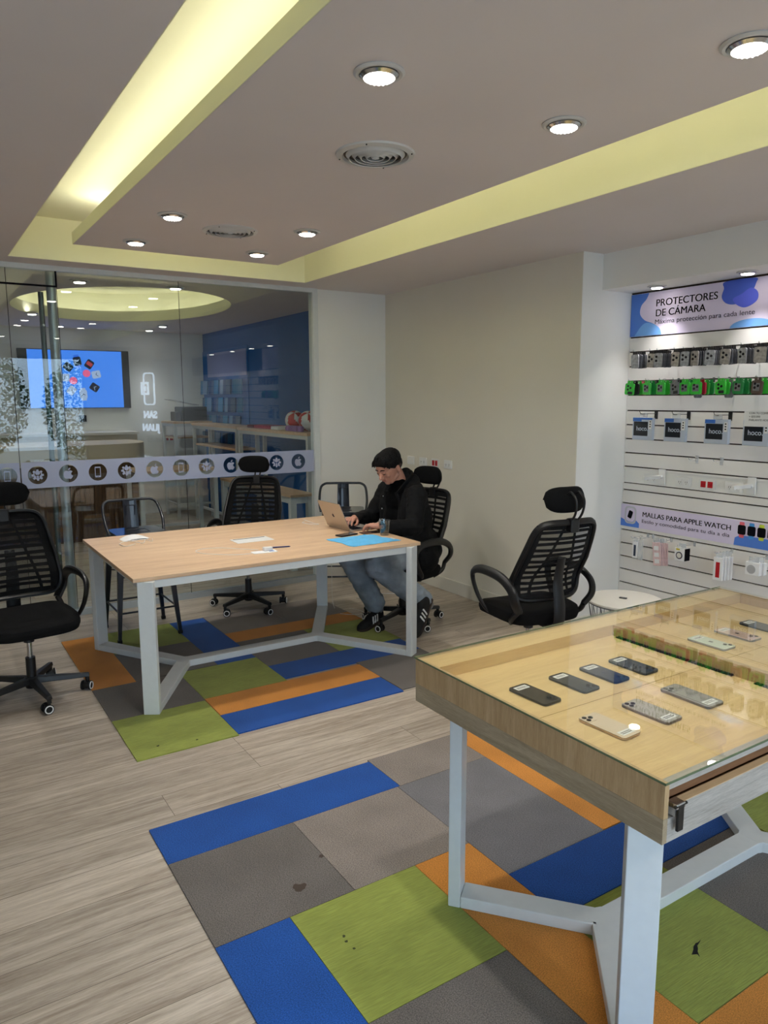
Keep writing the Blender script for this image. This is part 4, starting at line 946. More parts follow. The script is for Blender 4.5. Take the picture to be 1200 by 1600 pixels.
M_gr = mat('bright green pack', (66, 206, 70), 0.35, var=0.12, scale=40); M_gr2 = mat('deep green pack', (44, 150, 78), 0.35, var=0.12, scale=40); M_rd = mat('crimson pack', (176, 26, 58), 0.4); M_bl = mat('black pack', (30, 32, 34), 0.4); M_gy = mat('ash pack', (128, 130, 134), 0.4, var=0.2, scale=60); M_brn = mat('brown bronze pack', (96, 78, 70), 0.35)
row2 = [(3.373, M_gr, 'bright green', [M_bl, M_gr, M_rd]), (3.237, M_gr, 'green', [M_gr2, M_bl]), (3.128, M_gr, 'plain green', [M_gr, M_gr2, M_rd]), (3.026, M_gy, 'ash grey', [M_bl]), (2.952, M_gr, 'slim green', [M_gr2, M_bl]), (2.871, M_gr, 'green and crimson', [M_rd, M_gr, M_gr2]), (2.706, M_gr, 'large bright green', [M_gr, M_gr]), (2.59, M_gr2, 'dusty green', [M_gr2, M_gr2]), (2.472, M_brn, 'bronze', [M_gr, M_bl]), (2.36, M_gr, 'far right green', [M_gr])]
for i, (y, m, cn, rest) in enumerate(row2):
    wire_hook('thin chrome peg holding the %s pack in the green row' % cn, y, 1.775)
    src = lens_pack('lens_protector_box', '%s lens protector pack facing out, %s from the left in the green row' % (cn, ordn[i]), 'package', m, m, .072, .088, .012, 3); src.location = (XS-.19, y, 1.771); src.rotation_euler = (R(rnd.uniform(-5, 5)), 0, R(rnd.uniform(-12, 12)))
    w = obox('front_window', M_gy, src, -.0075, -.020, -.070, -.0062, .024, -.026) if i % 3 else obox('front_window', M_bl, src, -.0075, -.028, -.084, -.0062, .010, -.066)
    for k, mm in enumerate(rest):
        nm = {M_bl.name: 'black', M_gr.name: 'green', M_rd.name: 'crimson', M_gr2.name: 'deep green'}[mm.name]
        q = lens_pack('lens_protector_box', '%s pack %s behind the %s one in the green row' % (nm, ['directly', 'second', 'third'][k], cn), 'package', mm, mm, .070, .086, .012, 0); q.location = (XS-.16+.034*k, y-.012-.006*k, 1.769); q.rotation_euler = (R(rnd.uniform(-5, 5)), 0, R(rnd.uniform(-8, 8)))
for y, m, lb in ((2.765, M_rd, 'crimson pack hanging alone left of the large bright green one'),):
    q = lens_pack('lens_protector_box', lb, 'package', m, m, .05, .088, .010, 0); q.location = (XS-.10, y, 1.771); wire_hook('thin chrome peg holding the lone crimson pack', y, 1.775, .11)
for y in (2.925, 2.715):
    q = lens_pack('lens_protector_box', 'small dark pack dropping lower behind the %s green pack' % ('slim' if y > 2.8 else 'large bright'), 'package', M_gy, M_gy, .055, .105, .006, 0); q.location = (XS-.14, y-.035, 1.766)
# speaker boxes
V_hb = mat('speaker box blue', (54, 112, 200), 0.4); V_hk = mat('speaker box dark window', (38, 42, 48), 0.25); V_hw = mat('speaker box silver white', (196, 206, 222), 0.35)
for i, (y, lb) in enumerate(((3.293, 'boxed black hoco speaker, leftmost of the row of four'), (3.04, 'boxed black hoco speaker, second from the left'), (2.745, 'boxed black hoco speaker, third from the left'), (2.49, 'boxed hoco speaker with a white notice card above it'), )):
    bx = thing('speaker_box', lb, 'package', (XS-.14, y, 1.455))
    obox('box', V_hw, bx, -.008, -.079, -.075, .018, .079, .075)
    obox('dark_window', V_hk, bx, -.0090, -.045, -.048, -.0082, .070, .048)
    obox('blue_band', V_hb, bx, -.0090, .008, .050, -.0082, .078, .073 if i else .074)
    if i == 0: obox('blue_band', V_hb, bx, -.0090, -.079, .062, -.0082, .0079, .074)
    sd = obox('side_label', M_paper, bx, -.0092, -.074, .0, -.0084, -.052, .058)
    q = MB()
    for k in range(3): q.box(-.0096, -.068, .012+.016*k, -.0092, -.058, .020+.016*k)
    q.obj('label_print', M_ink, sd)
    text_obj('logo_lettering', 'hoco.', .042, V_hw, bx, on_right(-.0094, .048, -.012), .0006, .0006)
    obox('hanging_tab', M_clear, bx, .003, -.03, .075, .006, .03, .105)
    hk = thing('display_hook', 'black flat hook holding the %s boxed speaker' % ['leftmost', 'second', 'third', 'fourth'][i], 'hook', (XS-.010, y-.004, 1.555))
    obox('back_plate', M_black, hk, -.006, -.012, -.036, -.0005, .012, .022)
    MB().tube([(-.006, 0, .0), (-.10, .0, .0), (-.158, .0, .0), (-.178, .0, .018)], .002, 6).obj('peg', M_black, hk, smooth=True)
nc = thing('notice_card', 'white card with black capitals in front of the fourth boxed speaker', 'notice', (XS-.20, 2.46, 1.545))
obox('card', M_paper, nc, -.001, -.095, -.050, .001, .075, .042)
for s, z in (('CON TU COMPRA', .022), ('+ $50.000', .002), ('PARLANTE HOCO', -.018)): text_obj('card_lettering', s, .0165, M_ink, nc, on_right(-.0014, .045, z), .0005, .0, 'LEFT')
# empty pegs, white arms, outlets
for y, lb in ((2.957, 'small clear empty peg on the slatwall, left of two'), (2.78, 'small clear empty peg on the slatwall, right of two')): wire_hook(lb, y, 1.262, .08, M_clear, (.022, .05), 'clear empty pegs')
def arm(label, y, z):
    t = thing('product_holder', label, 'holder', (XS-.010, y, z))
    obox('wall_plate', M_white, t, -.008, -.027, -.052, -.0005, .027, .052, bevel=.002); MB().cyl((-.03, 0, 0), (-.008, 0, 0), .014).box(-.20, -.010, -.010, -.02, .010, .012).obj('flat_arm', M_white, t, bevel=.002)
arm('white flat display arm sticking out of the slatwall, near its left end', 3.215, 1.125); arm('white flat display arm sticking out of the slatwall, farther right', 2.57, 1.125)
def outlet(label, M, w=.118, h=.062, kind='socket', x=None, group='wall socket plates'):
    t = thing('wall_outlet', label, 'socket', (0, 0, 0), 0, group)
    b = MB(); b.merge(fill2d([rrect(-w/2, -h/2, w/2, h/2, .004, 3)], .008), M); p = b.obj('cover_plate', M_white, t, bevel=.001)
    for s in (-1, 1):
        b = MB(); cx = s*w*.21
        b.merge(fill2d([rrect(cx-w*.15, -h*.32, cx+w*.15, h*.32, .002, 2)], .003), M @ Matrix.Translation((0, 0, .005)))
        b.obj('switch' if kind == 'switch' else 'socket_insert', M_red if kind == 'red' else M_white, t)
        if kind != 'switch':
            q = MB()
            for a in (-1, 1):
                q.merge(fill2d([[(cx+a*w*.055-.0012, -.005), (cx+a*w*.055+.0012, -.005), (cx+a*w*.055+.0022, .005), (cx+a*w*.055, .005)]], .001), M @ Matrix.Translation((0, 0, .0068)))
            q.merge(fill2d([circ(cx, -.012, .0022, 10)], .001), M @ Matrix.Translation((0, 0, .0068))); q.obj('socket_holes', M_ink, t)
for y, k, lb in ((3.307, 'socket', 'white double socket plate behind the left white display arm'), (3.052, 'socket', 'white double socket plate left of the red one on the slatwall'), (2.877, 'red', 'white plate with two red sockets in the slatwall gap'), (2.690, 'socket', 'white double socket plate behind the right white display arm')):
    outlet(lb, on_right(XS-.0045, y, 1.104), kind=k, group='socket plates in the slatwall gap')
for y, k, lb in ((5.538, 'switch', 'blank white wall plate, leftmost of the four on the far right wall'), (5.347, 'socket', 'white double socket plate, second of the four behind the person'), (5.165, 'red', 'white wall plate with red sockets behind the person'), (4.982, 'socket', 'white double socket plate, rightmost of the four above the person\'s chair')):
    outlet(lb, on_right(XR-.0045, y, 1.106), .105, .072, kind=k, group='socket plates on the off white wall')
struct(outlet.__class__ and obox('trim_11', M_white, None, XR-.006, 3.95, 1.28, XR-.0005, 3.975, 1.285)) if False else None
# lower row of packages
def small_pack(label, y, w, z0, z1, d, m, n=1, inner=None, iz=None, im=None, name='strap_package', cat='package'):
    t = thing(name, label, cat, (XS-.14, y, z0))
    obox('box', m, t, -d/2, -w/2, 0, d/2, w/2, z1-z0, bevel=.0015)
    obox('hanging_tab', M_clear, t, -.001, -w*.35, z1-z0, .001, w*.35, z1-z0+.03)
    if inner: inner(t, d, w, z1-z0)
    return t
V_pinkp = mat('pale pink printed card', (226, 196, 196), 0.4, var=0.15, scale=50)
def i_strap(mm): return lambda t, d, w, h: obox('strap_print', mm, t, -d/2-.0008, -w*.22, h*.12, -d/2-.0002, w*.22, h*.80)
small_pack('slim white watch strap box with a dark blue strap, leftmost in the low row', 3.305, .042, .556, .672, .016, M_paper, inner=i_strap(mat('navy strap', (48, 60, 84), 0.5)))
small_pack('clear slim watch strap box right of the dark blue one', 3.262, .030, .548, .690, .016, M_clear)
pp = small_pack('white and pink printed strap card, front of the leaning bunch', 3.118, .062, .535, .695, .008, V_pinkp, inner=lambda t, d, w, h: [obox('print_block', M_paper, t, -d/2-.0008, -w*.3, h*(.1+.28*k), -d/2-.0002, w*.3, h*(.28+.28*k)) for k in range(3)]); pp.rotation_euler = (R(-7), 0, 0)
for k in range(3):
    q = small_pack('pink strap card in the leaning bunch, %s behind the front one' % ['directly', 'second', 'third'][k], 3.110-.006*k, .060, .535, .69, .006, V_pinkp); q.location.x += .014*(k+1); q.rotation_euler = (R(-7+2*k), 0, 0)
small_pack('small black and white ring light box with a round window in the low row', 2.935, .075, .607, .690, .055, M_paper, name='ring_box', inner=lambda t, d, w, h: [obox('dark_side', M_ink, t, -d/2-.0005, -w/2-.0008, .001, d/2, -w/2-.0002, h-.001), MB().cyl((-d/2-.002, .002, h*.42), (-d/2-.0002, .002, h*.42), .024, n=28).obj('round_window', M_thinink, t), MB().cyl((-d/2-.003, .002, h*.42), (-d/2-.0018, .002, h*.42), .017, n=28).obj('silver_disc', M_offw, t), obox('yellow_tag', mat('yellow tag', (214, 190, 50), 0.5), t, -d/2-.0008, .0, h*.83, -d/2-.0002, w*.35, h*.96)])
small_pack('white watch strap box with a red strap in the low row', 2.672, .062, .528, .672, .016, M_paper, inner=i_strap(M_red))
for k in range(3):
    q = small_pack('white strap box stacked behind the red strap one, %s' % ['nearest', 'middle', 'last'][k], 2.665-.006*k, .058, .528, .676, .012, M_paper); q.location.x += .024*(k+1)
small_pack('white charger box with a round grey disc at the right edge of the low row', 2.445, .088, .607, .685, .03, M_paper, name='charger_box', inner=lambda t, d, w, h: MB().cyl((-d/2-.002, .006, h*.45), (-d/2-.0002, .006, h*.45), .027, n=28).obj('grey_disc', mat('charger disc', (176, 176, 178), 0.4), t))
q = small_pack('white charger box stacked behind the one with the grey disc', 2.437, .086, .607, .682, .03, M_paper, name='charger_box'); q.location.x += .04
for i, (y, lb) in enumerate(((3.305, 'dark blue strap box'), (3.262, 'clear strap box'), (3.115, 'pink card bunch'), (2.935, 'ring light box'), (2.668, 'red strap box'), (2.442, 'charger box'))): wire_hook('thin clear peg holding the %s' % lb, y, .700 if i not in () else .7, .17, M_clear, group='clear pegs of the low row')

# ============================================================ ON THE MEETING TABLE
ZTp = .7502
lp = thing('laptop', 'open gold grey laptop on the meeting table in front of the person', 'laptop', (2.500, 4.499, ZTp), R(92.4))
# local: +Y towards the screen back, X across
b = MB(); b.merge(fill2d([rrect(-.150, -.214, .150, 0, .012, 4)], .009), Matrix.Translation((0, 0, .0055))); base_ = b.obj('base', M_alu, lp, bevel=.001)
kb = MB()
for r_ in range(5):
    for c_ in range(13): kb.box(-.128+c_*.0198, -.036-r_*.0185-.015, .0101, -.128+c_*.0198+.0165, -.036-r_*.0185, .0112)
kb.obj('keyboard', M_ink, base_); obox('trackpad', mat('trackpad', (160, 154, 148), 0.3), base_, -.055, -.203, .0101, .055, -.135, .0104)
A = R(24)
Ms = Matrix.Translation((0, .003, .0105)) @ Matrix.Rotation(R(90)-A*0-R(24)+R(0), 4, 'X') if False else Matrix.Translation((0, .003, .0105)) @ Matrix.Rotation(R(90-24), 4, 'X')
b = MB(); b.merge(fill2d([rrect(-.150, 0, .150, .208, .012, 4)], .005), Ms); ld = b.obj('lid', M_alu, lp, bevel=.001)
b = MB(); b.box(-.143, .006, .0027, .143, .202, .0032, M=Ms @ Matrix.Identity(4)); 
b.obj('screen', emis_mat('laptop screen glow', (150, 160, 180), 0.35), ld)
fill_obj('apple_logo', apple_icon(.030), .0004, M_thinink, ld, Ms @ Matrix.Translation((0, .104, -.0028)) @ Matrix.Rotation(PI, 4, 'Y'))
mp_ = thing('smartphone', 'dark phone lying beside the laptop behind the blue cloth', 'phone', (2.425, 4.262, ZTp), R(-78))
phone_shell(M_black, .073, .15, .009).parent = mp_; obox('screen', mat('phone glass', (40, 48, 56), 0.08), mp_, -.033, -.072, .0088, .033, .072, .0094)
wl = thing('wallet', 'flat brown wallet between the laptop and the glass of water', 'wallet', (2.612, 4.250, ZTp), R(-4))
obox('cover', mat('brown leather', (92, 62, 50), 0.5, var=0.1, scale=30), wl, -.075, -.035, 0, .075, .035, .007, bevel=.002); obox('dark_clasp', M_ink, wl, -.012, -.037, .0072, .03, -.022, .0095)
# blue cloth with folds
def cloth():
    P00, P10, P11, P01 = Vector((2.235, 4.20, 0)), Vector((2.262, 3.885, 0)), Vector((2.60, 3.905, 0)), Vector((2.575, 4.185, 0))
    def fn(u, v):
        p = P00*(1-u)*(1-v)+P10*u*(1-v)+P11*u*v+P01*(1-u)*v
        wv = .018*max(0, noise.noise(Vector((p.x*14, p.y*9, 3))))+.012*abs(noise.noise(Vector((p.x*30+p.y*22, p.y*26, 1))))
        e = min(u, 1-u, v, 1-v)*12
        p.x += .012*noise.noise(Vector((u*3, v*3, 9))); p.y += .012*noise.noise(Vector((u*3, v*3, 5)))
        if v > .75: p.x += .03*(v-.75)*4*(u > .45)*(u)
        return Vector((p.x, p.y, ZTp+.0005+wv*min(1, e+.15)))
    b = MB(); b.grid(fn, 44, 44, .0016, lambda u, v: (0, 0, 1)); return b.obj('cloth', mat('light blue microfibre', (98, 184, 234), 0.9, var=0.08, scale=30), None, smooth=True)
clt = cloth(); tag(clt, 'light blue microfibre cloth spread at the near right corner of the meeting table', 'cloth')
obox('care_label', M_paper, clt, 2.585, 3.925, ZTp+.010, 2.60, 3.975, ZTp+.0108)
gl = thing('water_glass', 'clear glass half full of water near the right corner of the meeting table', 'glass', (2.642, 4.125, ZTp))
MB().lathe([(0, .001), (.028, .001), (.030, .004), (.037, .055), (.042, .104), (.0405, .104), (.0352, .056), (.028, .012), (0, .012)], n=40).obj('tumbler', M_drink, gl, smooth=True)
MB().lathe([(0, .0122), (.0275, .0124), (.0345, .055), (.0365, .074), (0, .074)], n=40).obj('water', glass_mat('water', (0.90, 0.93, 0.94), 1.0, 1.33), gl, smooth=True)
# charger plate, pen, cable, cards
us = thing('adapter_card', 'small white charging adapter and card lying near the table middle', 'adapter', (1.735, 4.055, ZTp), R(-4))
obox('flat_card', M_paper, us, -.075, -.036, 0, .075, .030, .004, bevel=.001); MB().box(.0, -.005, .004, .055, .032, .026, bev=.004).obj('plug', M_white, us); obox('blue_sticker', mat('blue print', (60, 110, 190), 0.5), us, .028, -.020, .0042, .06, -.006, .0052)
pn = thing('pen', 'dark blue pen with a white end on the meeting table', 'pen', (1.865, 4.125, ZTp+.0045), R(-14))
MB().cyl((-.045, 0, 0), (.062, 0, 0), .0042, n=12).cyl((.062, 0, 0), (.072, 0, 0), .0042, .0012, n=12).obj('barrel', mat('navy pen', (26, 32, 96), 0.3), pn, smooth=True); MB().cyl((-.075, 0, 0), (-.045, 0, 0), .0043, n=12).obj('cap', M_white, pn, smooth=True)
def cable(name, pts, label, r=.0018, m=None): return tag(MB().tube(pts, r, 6, sub=8).obj(name, m or M_white, None, smooth=True), label, 'cable')
cz = ZTp+.0019
cable('charging_cable', [(1.66, 4.05, cz), (1.58, 4.06, cz), (1.50, 4.11, cz), (1.41, 4.21, cz), (1.395, 4.30, cz), (1.46, 4.345, cz), (1.56, 4.31, cz), (1.66, 4.20, cz), (1.72, 4.11, cz+.004)], 'thin white charging cable looped on the meeting table')
cable('charging_cable', [(1.15, 4.74, cz), (1.08, 4.69, cz), (1.06, 4.78, cz), (1.12, 4.86, cz), (1.17, 4.77, cz+.003), (1.19, 4.72, cz+.003), (1.22, 4.79, cz), (1.24, 4.85, cz), (1.26, 4.77, cz), (1.29, 4.86, cz)], 'tangled white cable beside the white card at the left end of the table')
cable('charging_cable', [(2.44, 4.92, cz), (2.40, 4.88, cz), (2.42, 4.80, cz), (2.47, 4.75, cz), (2.46, 4.83, cz), (2.42, 4.90, cz+.02)], 'short white cable behind the laptop')
cable('floor_cable', [(3.35, 4.92, .003), (3.45, 4.86, .003), (3.50, 4.96, .003), (3.42, 5.12, .003), (3.25, 5.22, .003), (3.05, 5.20, .003)], 'thin white cable looped on the floor behind the person', .0025)
cable('floor_cable', [(2.70, 4.86, .008), (2.78, 4.78, .008), (2.88, 4.80, .003), (2.86, 4.95, .003), (2.74, 5.02, .003), (2.76, 5.10, .30), (2.72, 5.02, .62)], 'thin white cable hanging from the table to the floor by the far right leg', .002)
cd = thing('folded_card', 'folded white card lying at the far left of the meeting table', 'card', (1.19, 4.92, ZTp), R(8))
b = MB(); b.grid(lambda u, v: Vector((-.085+.17*u, -.05+.10*v, .001+.022*math.sin(PI*u)*(.3+.7*v))), 8, 3, .0008, lambda u, v: (0, 0, 1)); b.obj('sheet', M_paper, cd)
obox('lower_sheet', M_paper, cd, -.09, -.06, 0, .07, .03, .0012)

# ============================================================ BACK ROOM BEHIND THE GLASS
tv = thing('television', 'large wall television showing a ring of smart watches on blue', 'television', (1.97, YE-.02, 1.94))
obox('tv_body', M_black, tv, -.71, -.055, -.395, .71, .0, .395, bevel=.004)
obox('wall_bracket', M_black, tv, -.2, .0, -.15, .2, .019, .15)
M_scr = emis_mat('tv screen blue', (70, 140, 250), 1.0)
scr = obox('screen', M_scr, tv, -.595, -.0562, -.385, .61, -.0555, .385)
S_dark = emis_mat('screen watch dark', (26, 36, 62), 0.6); S_pink = emis_mat('screen pink', (246, 104, 150), 0.9); S_red = emis_mat('screen red', (200, 70, 80), 0.7); S_lt = emis_mat('screen pale', (180, 200, 235), 0.8); S_b2 = emis_mat('screen mid blue', (46, 110, 235), 0.9)
def scr_art(name, pts, m, cx, cz, a, lift): return fill_obj(name, pts, .0006, m, scr, Matrix.Translation((cx, -.0562-lift, cz)) @ Matrix(((1, 0, 0, 0), (0, 0, -1, 0), (0, 1, 0, 0), (0, 0, 0, 1))) @ Matrix.Rotation(a, 4, 'Z'))
rc = (.06, .02)
for k, (a, m) in enumerate(((100, S_dark), (140, S_dark), (55, S_red), (12, S_lt), (-35, S_dark), (-85, S_lt), (-130, S_lt), (180, S_lt))):
    ca, sa = math.cos(R(a)), math.sin(R(a)); px_, pz_ = rc[0]+.205*ca, rc[1]+.225*sa
    scr_art('watch_strap', [rrect(-.035, -.085, .035, .085, .01)] if k in (0, 5) else [rrect(-.035, -.05, .035, .05, .01)], S_b2 if k not in (5,) else S_lt, px_, pz_, R(a-90), .0006)
    f_ = scr_art('watch_face', [rrect(-.050, -.058, .050, .058, .02)], S_dark if m in (S_dark, S_red) else m, px_, pz_, R(a-90), .0012)
    if m == S_red: scr_art('watch_dial', [rrect(-.040, -.02, .040, .03, .01)], S_red, px_, pz_, R(a-90), .002)
    else: scr_art('watch_hands', [[(-.025, .01), (0, -.01), (.03, .02), (.028, .026), (0, 0), (-.024, .018)]], S_lt if m == S_dark else S_dark, px_, pz_, R(a-90), .002)
scr_art('pink_circle', [circ(0, 0, .05)], S_pink, rc[0]+.075, rc[1]+.06, 0, .0018); scr_art('pink_circle', [circ(0, 0, .05)], S_pink, rc[0]-.10, rc[1]-.04, 0, .0018)
# curved reception counter
rcp = thing('reception_counter', 'curved reception counter with a cream top band and dark slatted front', 'counter', (0, 0, 0))
cvp = [(-2.1, 8.95), (-1.0, 8.95), (0.2, 9.0), (1.2, 9.02), (1.9, 9.06), (2.3, 9.18), (2.46, 9.45), (2.48, 9.9), (2.40, 10.1)]
def inset(pts, d): return [(x-d*(.2 if x < 2.2 else 1), y+d*(1 if x < 2.4 else .2)) for x, y in pts]
def sm(pts):
    P = MB(); out = []
    V_ = [Vector((*p, 0)) for p in pts]; m = len(V_)
    for i in range(m-1):
        p0, p1, p2, p3 = V_[max(0, i-1)], V_[i], V_[i+1], V_[min(m-1, i+2)]
        for k in range(6):
            t = k/6; q = 0.5*((2*p1)+(-p0+p2)*t+(2*p0-5*p1+4*p2-p3)*t*t+(-p0+3*p1-3*p2+p3)*t**3); out.append((q.x, q.y))
    P.bm.free(); return out+[pts[-1]]
o1 = sm(cvp); MB().prism(o1+[(-2.1, 10.1)], .915, 1.14).obj('counter_top', mat('cream laminate', (214, 196, 166), 0.5), rcp)
o2 = sm(inset(cvp, .10)); MB().prism(o2+[(-2.1, 10.0)], .0, .914).obj('counter_body', M_slats, rcp)
b = MB()
for (x, y), (x2, y2) in zip(o2[::1], o2[1::1]):
    L_ = math.hypot(x2-x, y2-y); n = max(1, int(L_/.05))
    for k in range(n):
        px_, py_ = x+(x2-x)*k/n, y+(y2-y)*k/n; b.box(px_-.012, py_-.014, .03, px_+.012, py_+.006, .90)
b.obj('vertical_slats', M_slats, rcp)
bc = thing('back_cabinet', 'cream cabinet along the back room wall behind the counter', 'cabinet', (0, 0, 0)); obox('body', mat('cream cabinet', (206, 190, 162), 0.6), bc, -2.1, 10.3, 0, 2.6, YE-.01, 1.20); obox('top', M_offw, bc, -2.1, 10.27, 1.20, 2.62, YE-.01, 1.23)
outlet('white socket plate low on the back room wall, right of the counter', on_far(3.22, YE-.0045, 1.10), .16, .11, kind='red', group='back room socket plates'); outlet('white socket plate beside the red one on the back room wall', on_far(3.0, YE-.0045, 1.10), .2, .11, kind='socket', group='back room socket plates')
cp_ = tag(obox('wall_panel_plate', M_ink, None, 1.98, YE-.02, 1.36, 2.08, YE-.0005, 1.45), 'small dark square plate under the television', 'plate')
# tall shelf tables along the blue wall
def shelf_table(label, x0, y0, x1, y1, h, shelf=None, shelf_full=True):
    t = thing('shelf_table', label, 'table', (0, 0, 0), 0, 'white framed shelf tables in the back room')
    obox('table_top', M_oak, t, x0, y0, h-.03, x1, y1, h)
    for x in (x0+.03, x1-.03):
        for y in (y0+.03, y1-.03): obox('leg', M_wmetal, t, x-.02, y-.02, 0, x+.02, y+.02, h-.031)
    b = MB(); b.box(x0+.012, y0+.05, h-.07, x0+.04, y1-.05, h-.031).box(x0+.05, y0+.012, h-.07, x1-.05, y0+.04, h-.031); b.obj('apron_rail', M_wmetal, t)
    b = MB(); b.box(x0+.05, y0+.02, .18, x1-.05, y0+.04, .21).box(x0+.02, y0+.05, .18, x0+.04, y1-.05, .21); b.obj('foot_rail', M_wmetal, t)
    if shelf: obox('shelf', M_oak, t, x0+.02, y0+.1, shelf, x1-.0, y1-.1, shelf+.025)
shelf_table('tall white framed oak table carrying the printer, at the back by the white wall', 3.06, 10.15, 3.61, 10.75, 1.36, 1.12)
shelf_table('tall white framed oak table against the blue wall, middle one with a low shelf', 3.29, 8.45, 3.61, 10.10, 1.34, 1.04)
shelf_table('tall white framed oak table against the blue wall, nearest, with two balls on it', 3.29, 6.55, 3.66, 8.40, 1.33)
prn = thing('printer', 'black printer with an open white paper tray on the farthest tall table', 'printer', (3.39, 10.45, 1.36))
MB().box(-.17, -.16, 0, .20, .16, .20, bev=.012).obj('printer_body', M_black, prn); MB().box(-.24, -.13, .0, -.171, .13, .13, bev=.006).obj('front_tray', mat('dark grey plastic', (60, 62, 64), 0.5), prn)
b = MB(); b.grid(lambda u, v: Vector((-.32+.42*u, -.12+.24*v, .30-.08*u)), 1, 1, .006, lambda u, v: (0, 0, 1)); b.obj('paper_tray', M_clear, prn)
def volley(label, y, m1, m2):
    t = thing('volleyball', label, 'ball', (3.50, y, 1.4355)); t.rotation_euler = (R(20), R(-35), R(30))
    b = MB(); b.ball((0, 0, 0), .105, 32); o = b.obj('ball', m1, t, smooth=True); o.data.materials.append(m2)
    for p in o.data.polygons:
        c = p.center.normalized(); a = math.atan2(c.y, c.x)
        if math.sin(3*a+2.5*c.z) > .25: p.material_index = 1
volley('red and white striped ball, left one on the nearest tall table', 7.25, mat('ball red', (200, 40, 40), 0.4), M_white); volley('red and white striped ball beside the glass frame, right one', 6.93, M_white, MATS['ball red'])
for i, (y0, y1, m, lb) in enumerate(((7.42, 7.62, M_paper, 'flat white box next to the left ball'), (7.64, 8.1, M_rd, 'flat red box on the nearest tall table'), (8.12, 8.3, mat('dark red box', (120, 30, 36), 0.5), 'small dark red box at the far end of the nearest tall table'))):
    tag(MB().box(3.38, y0, 1.3302, 3.62, y1, 1.365, bev=.003).obj('flat_box', m, None), lb, 'box')
for k in range(4): tag(MB().lathe([(0, 0), (.035, .0), (.04, .03), (.03, .055), (0, .06)], (3.38, 7.15-.09*k, 1.3302), 16).obj('small_trinket', mat('purple pink plastic', (150, 100, 160), 0.4), None, smooth=True), '%s of the four small purple trinkets before the balls' % ['leftmost', 'second', 'third', 'rightmost'][k], 'trinket')
lt = thing('low_table', 'low oak table with white legs in the back room beside the glass frame', 'table', (0, 0, 0))
obox('table_top', M_oak, lt, 3.02, 6.38, .725, 3.275, 8.3, .75)
for x in (3.055, 3.24):
    for y in (6.42, 8.26): obox('leg', M_wmetal, lt, x-.03, y-.03, 0, x+.03, y+.03, .724)
b = MB(); b.box(3.035, 6.46, .66, 3.06, 8.22, .724).box(3.09, 6.40, .66, 3.205, 6.43, .724); b.obj('apron_rail', M_wmetal, lt)
ft = thing('frame_table', 'white framed work table in the back room behind the far office chair', 'table', (0, 0, 0))
obox('table_top', M_oak, ft, 2.05, 8.15, .86, 2.95, 8.75, .885)
for x in (2.08, 2.92):
    for y in (8.18, 8.72): obox('leg', M_wmetal, ft, x-.022, y-.022, 0, x+.022, y+.022, .859)
b = MB(); b.box(2.10, 8.16, .16, 2.90, 8.19, .19).box(2.10, 8.71, .16, 2.90, 8.74, .19).box(2.10, 8.165, .79, 2.90, 8.185, .859); b.obj('rails', M_wmetal, ft)
# packages in the niche of the blue wall
nb_ = thing('case_rack', 'rack panel with a printed header on the blue wall of the back room', 'rack', (0, 0, 0)); obox('panel', mat('rack blue panel', (24, 108, 186), 0.6), nb_, 3.772, 9.20, .30, 3.789, 10.92, 2.36); obox('header', mat('pale violet header', (150, 160, 206), 0.5), nb_, 3.765, 9.22, 1.98, 3.7718, 10.7, 2.32)
M_pk = [mat('case pack %d' % k if False else 'case pack ' + w_, c, 0.25) for k, (w_, c) in enumerate((('teal', (50, 124, 176)), ('steel', (110, 150, 190)), ('navy', (24, 74, 128)), ('slate', (70, 100, 136))))]
pk = tag(MB().box(-.02, -.045, -.20, .0, .045, 0, bev=.004).obj('case_package', M_pk[0], None), 'slim phone case package hanging in the blue wall rack', 'package', 'phone case packages in the blue rack'); pk.location = (3.735, 9.35, 1.93)
k = 0
for r_ in range(4):
    for c_ in range(10):
        if r_ == c_ == 0: continue
        q = pk.copy(); q.data = pk.data.copy(); q.data.materials[0] = M_pk[(k*7+r_) % 4]; COL.objects.link(q); q.location = (3.735-.02*((k*5) % 3), 9.35+.155*c_, 1.93-.245*r_); q.rotation_euler = (0, R(4), R(25)); k += 1
pk.rotation_euler = (0, R(4), R(25))
# steel posts by the glass door
po = thing('steel_post', 'tall brushed steel post behind the glass near the door header', 'post', (.972, 6.12, 0))
MB().cyl((0, 0, .012), (0, 0, ZC+.0), .034, n=32).obj('pipe', M_steel, po, smooth=True); MB().lathe([(0, 0), (.07, 0), (.07, .008), (.036, .012), (0, .012)], n=32).obj('floor_flange', M_steel, po, smooth=True)
pd = thing('dark_tube', 'long darker steel tube left of the post, close behind the glass', 'handle', (.885, 6.03, 0)); MB().cyl((0, 0, .25), (0, 0, 2.44), .019, n=24).obj('bar', mat('dark steel', (96, 108, 108), 0.35, 0.9), pd, smooth=True)  # narrower, darker double of the post, built as its own tube
for z in (.5, 2.2): MB().cyl((0, -.055, z), (0, 0, z), .008).obj('standoff', M_steel, pd, smooth=True)

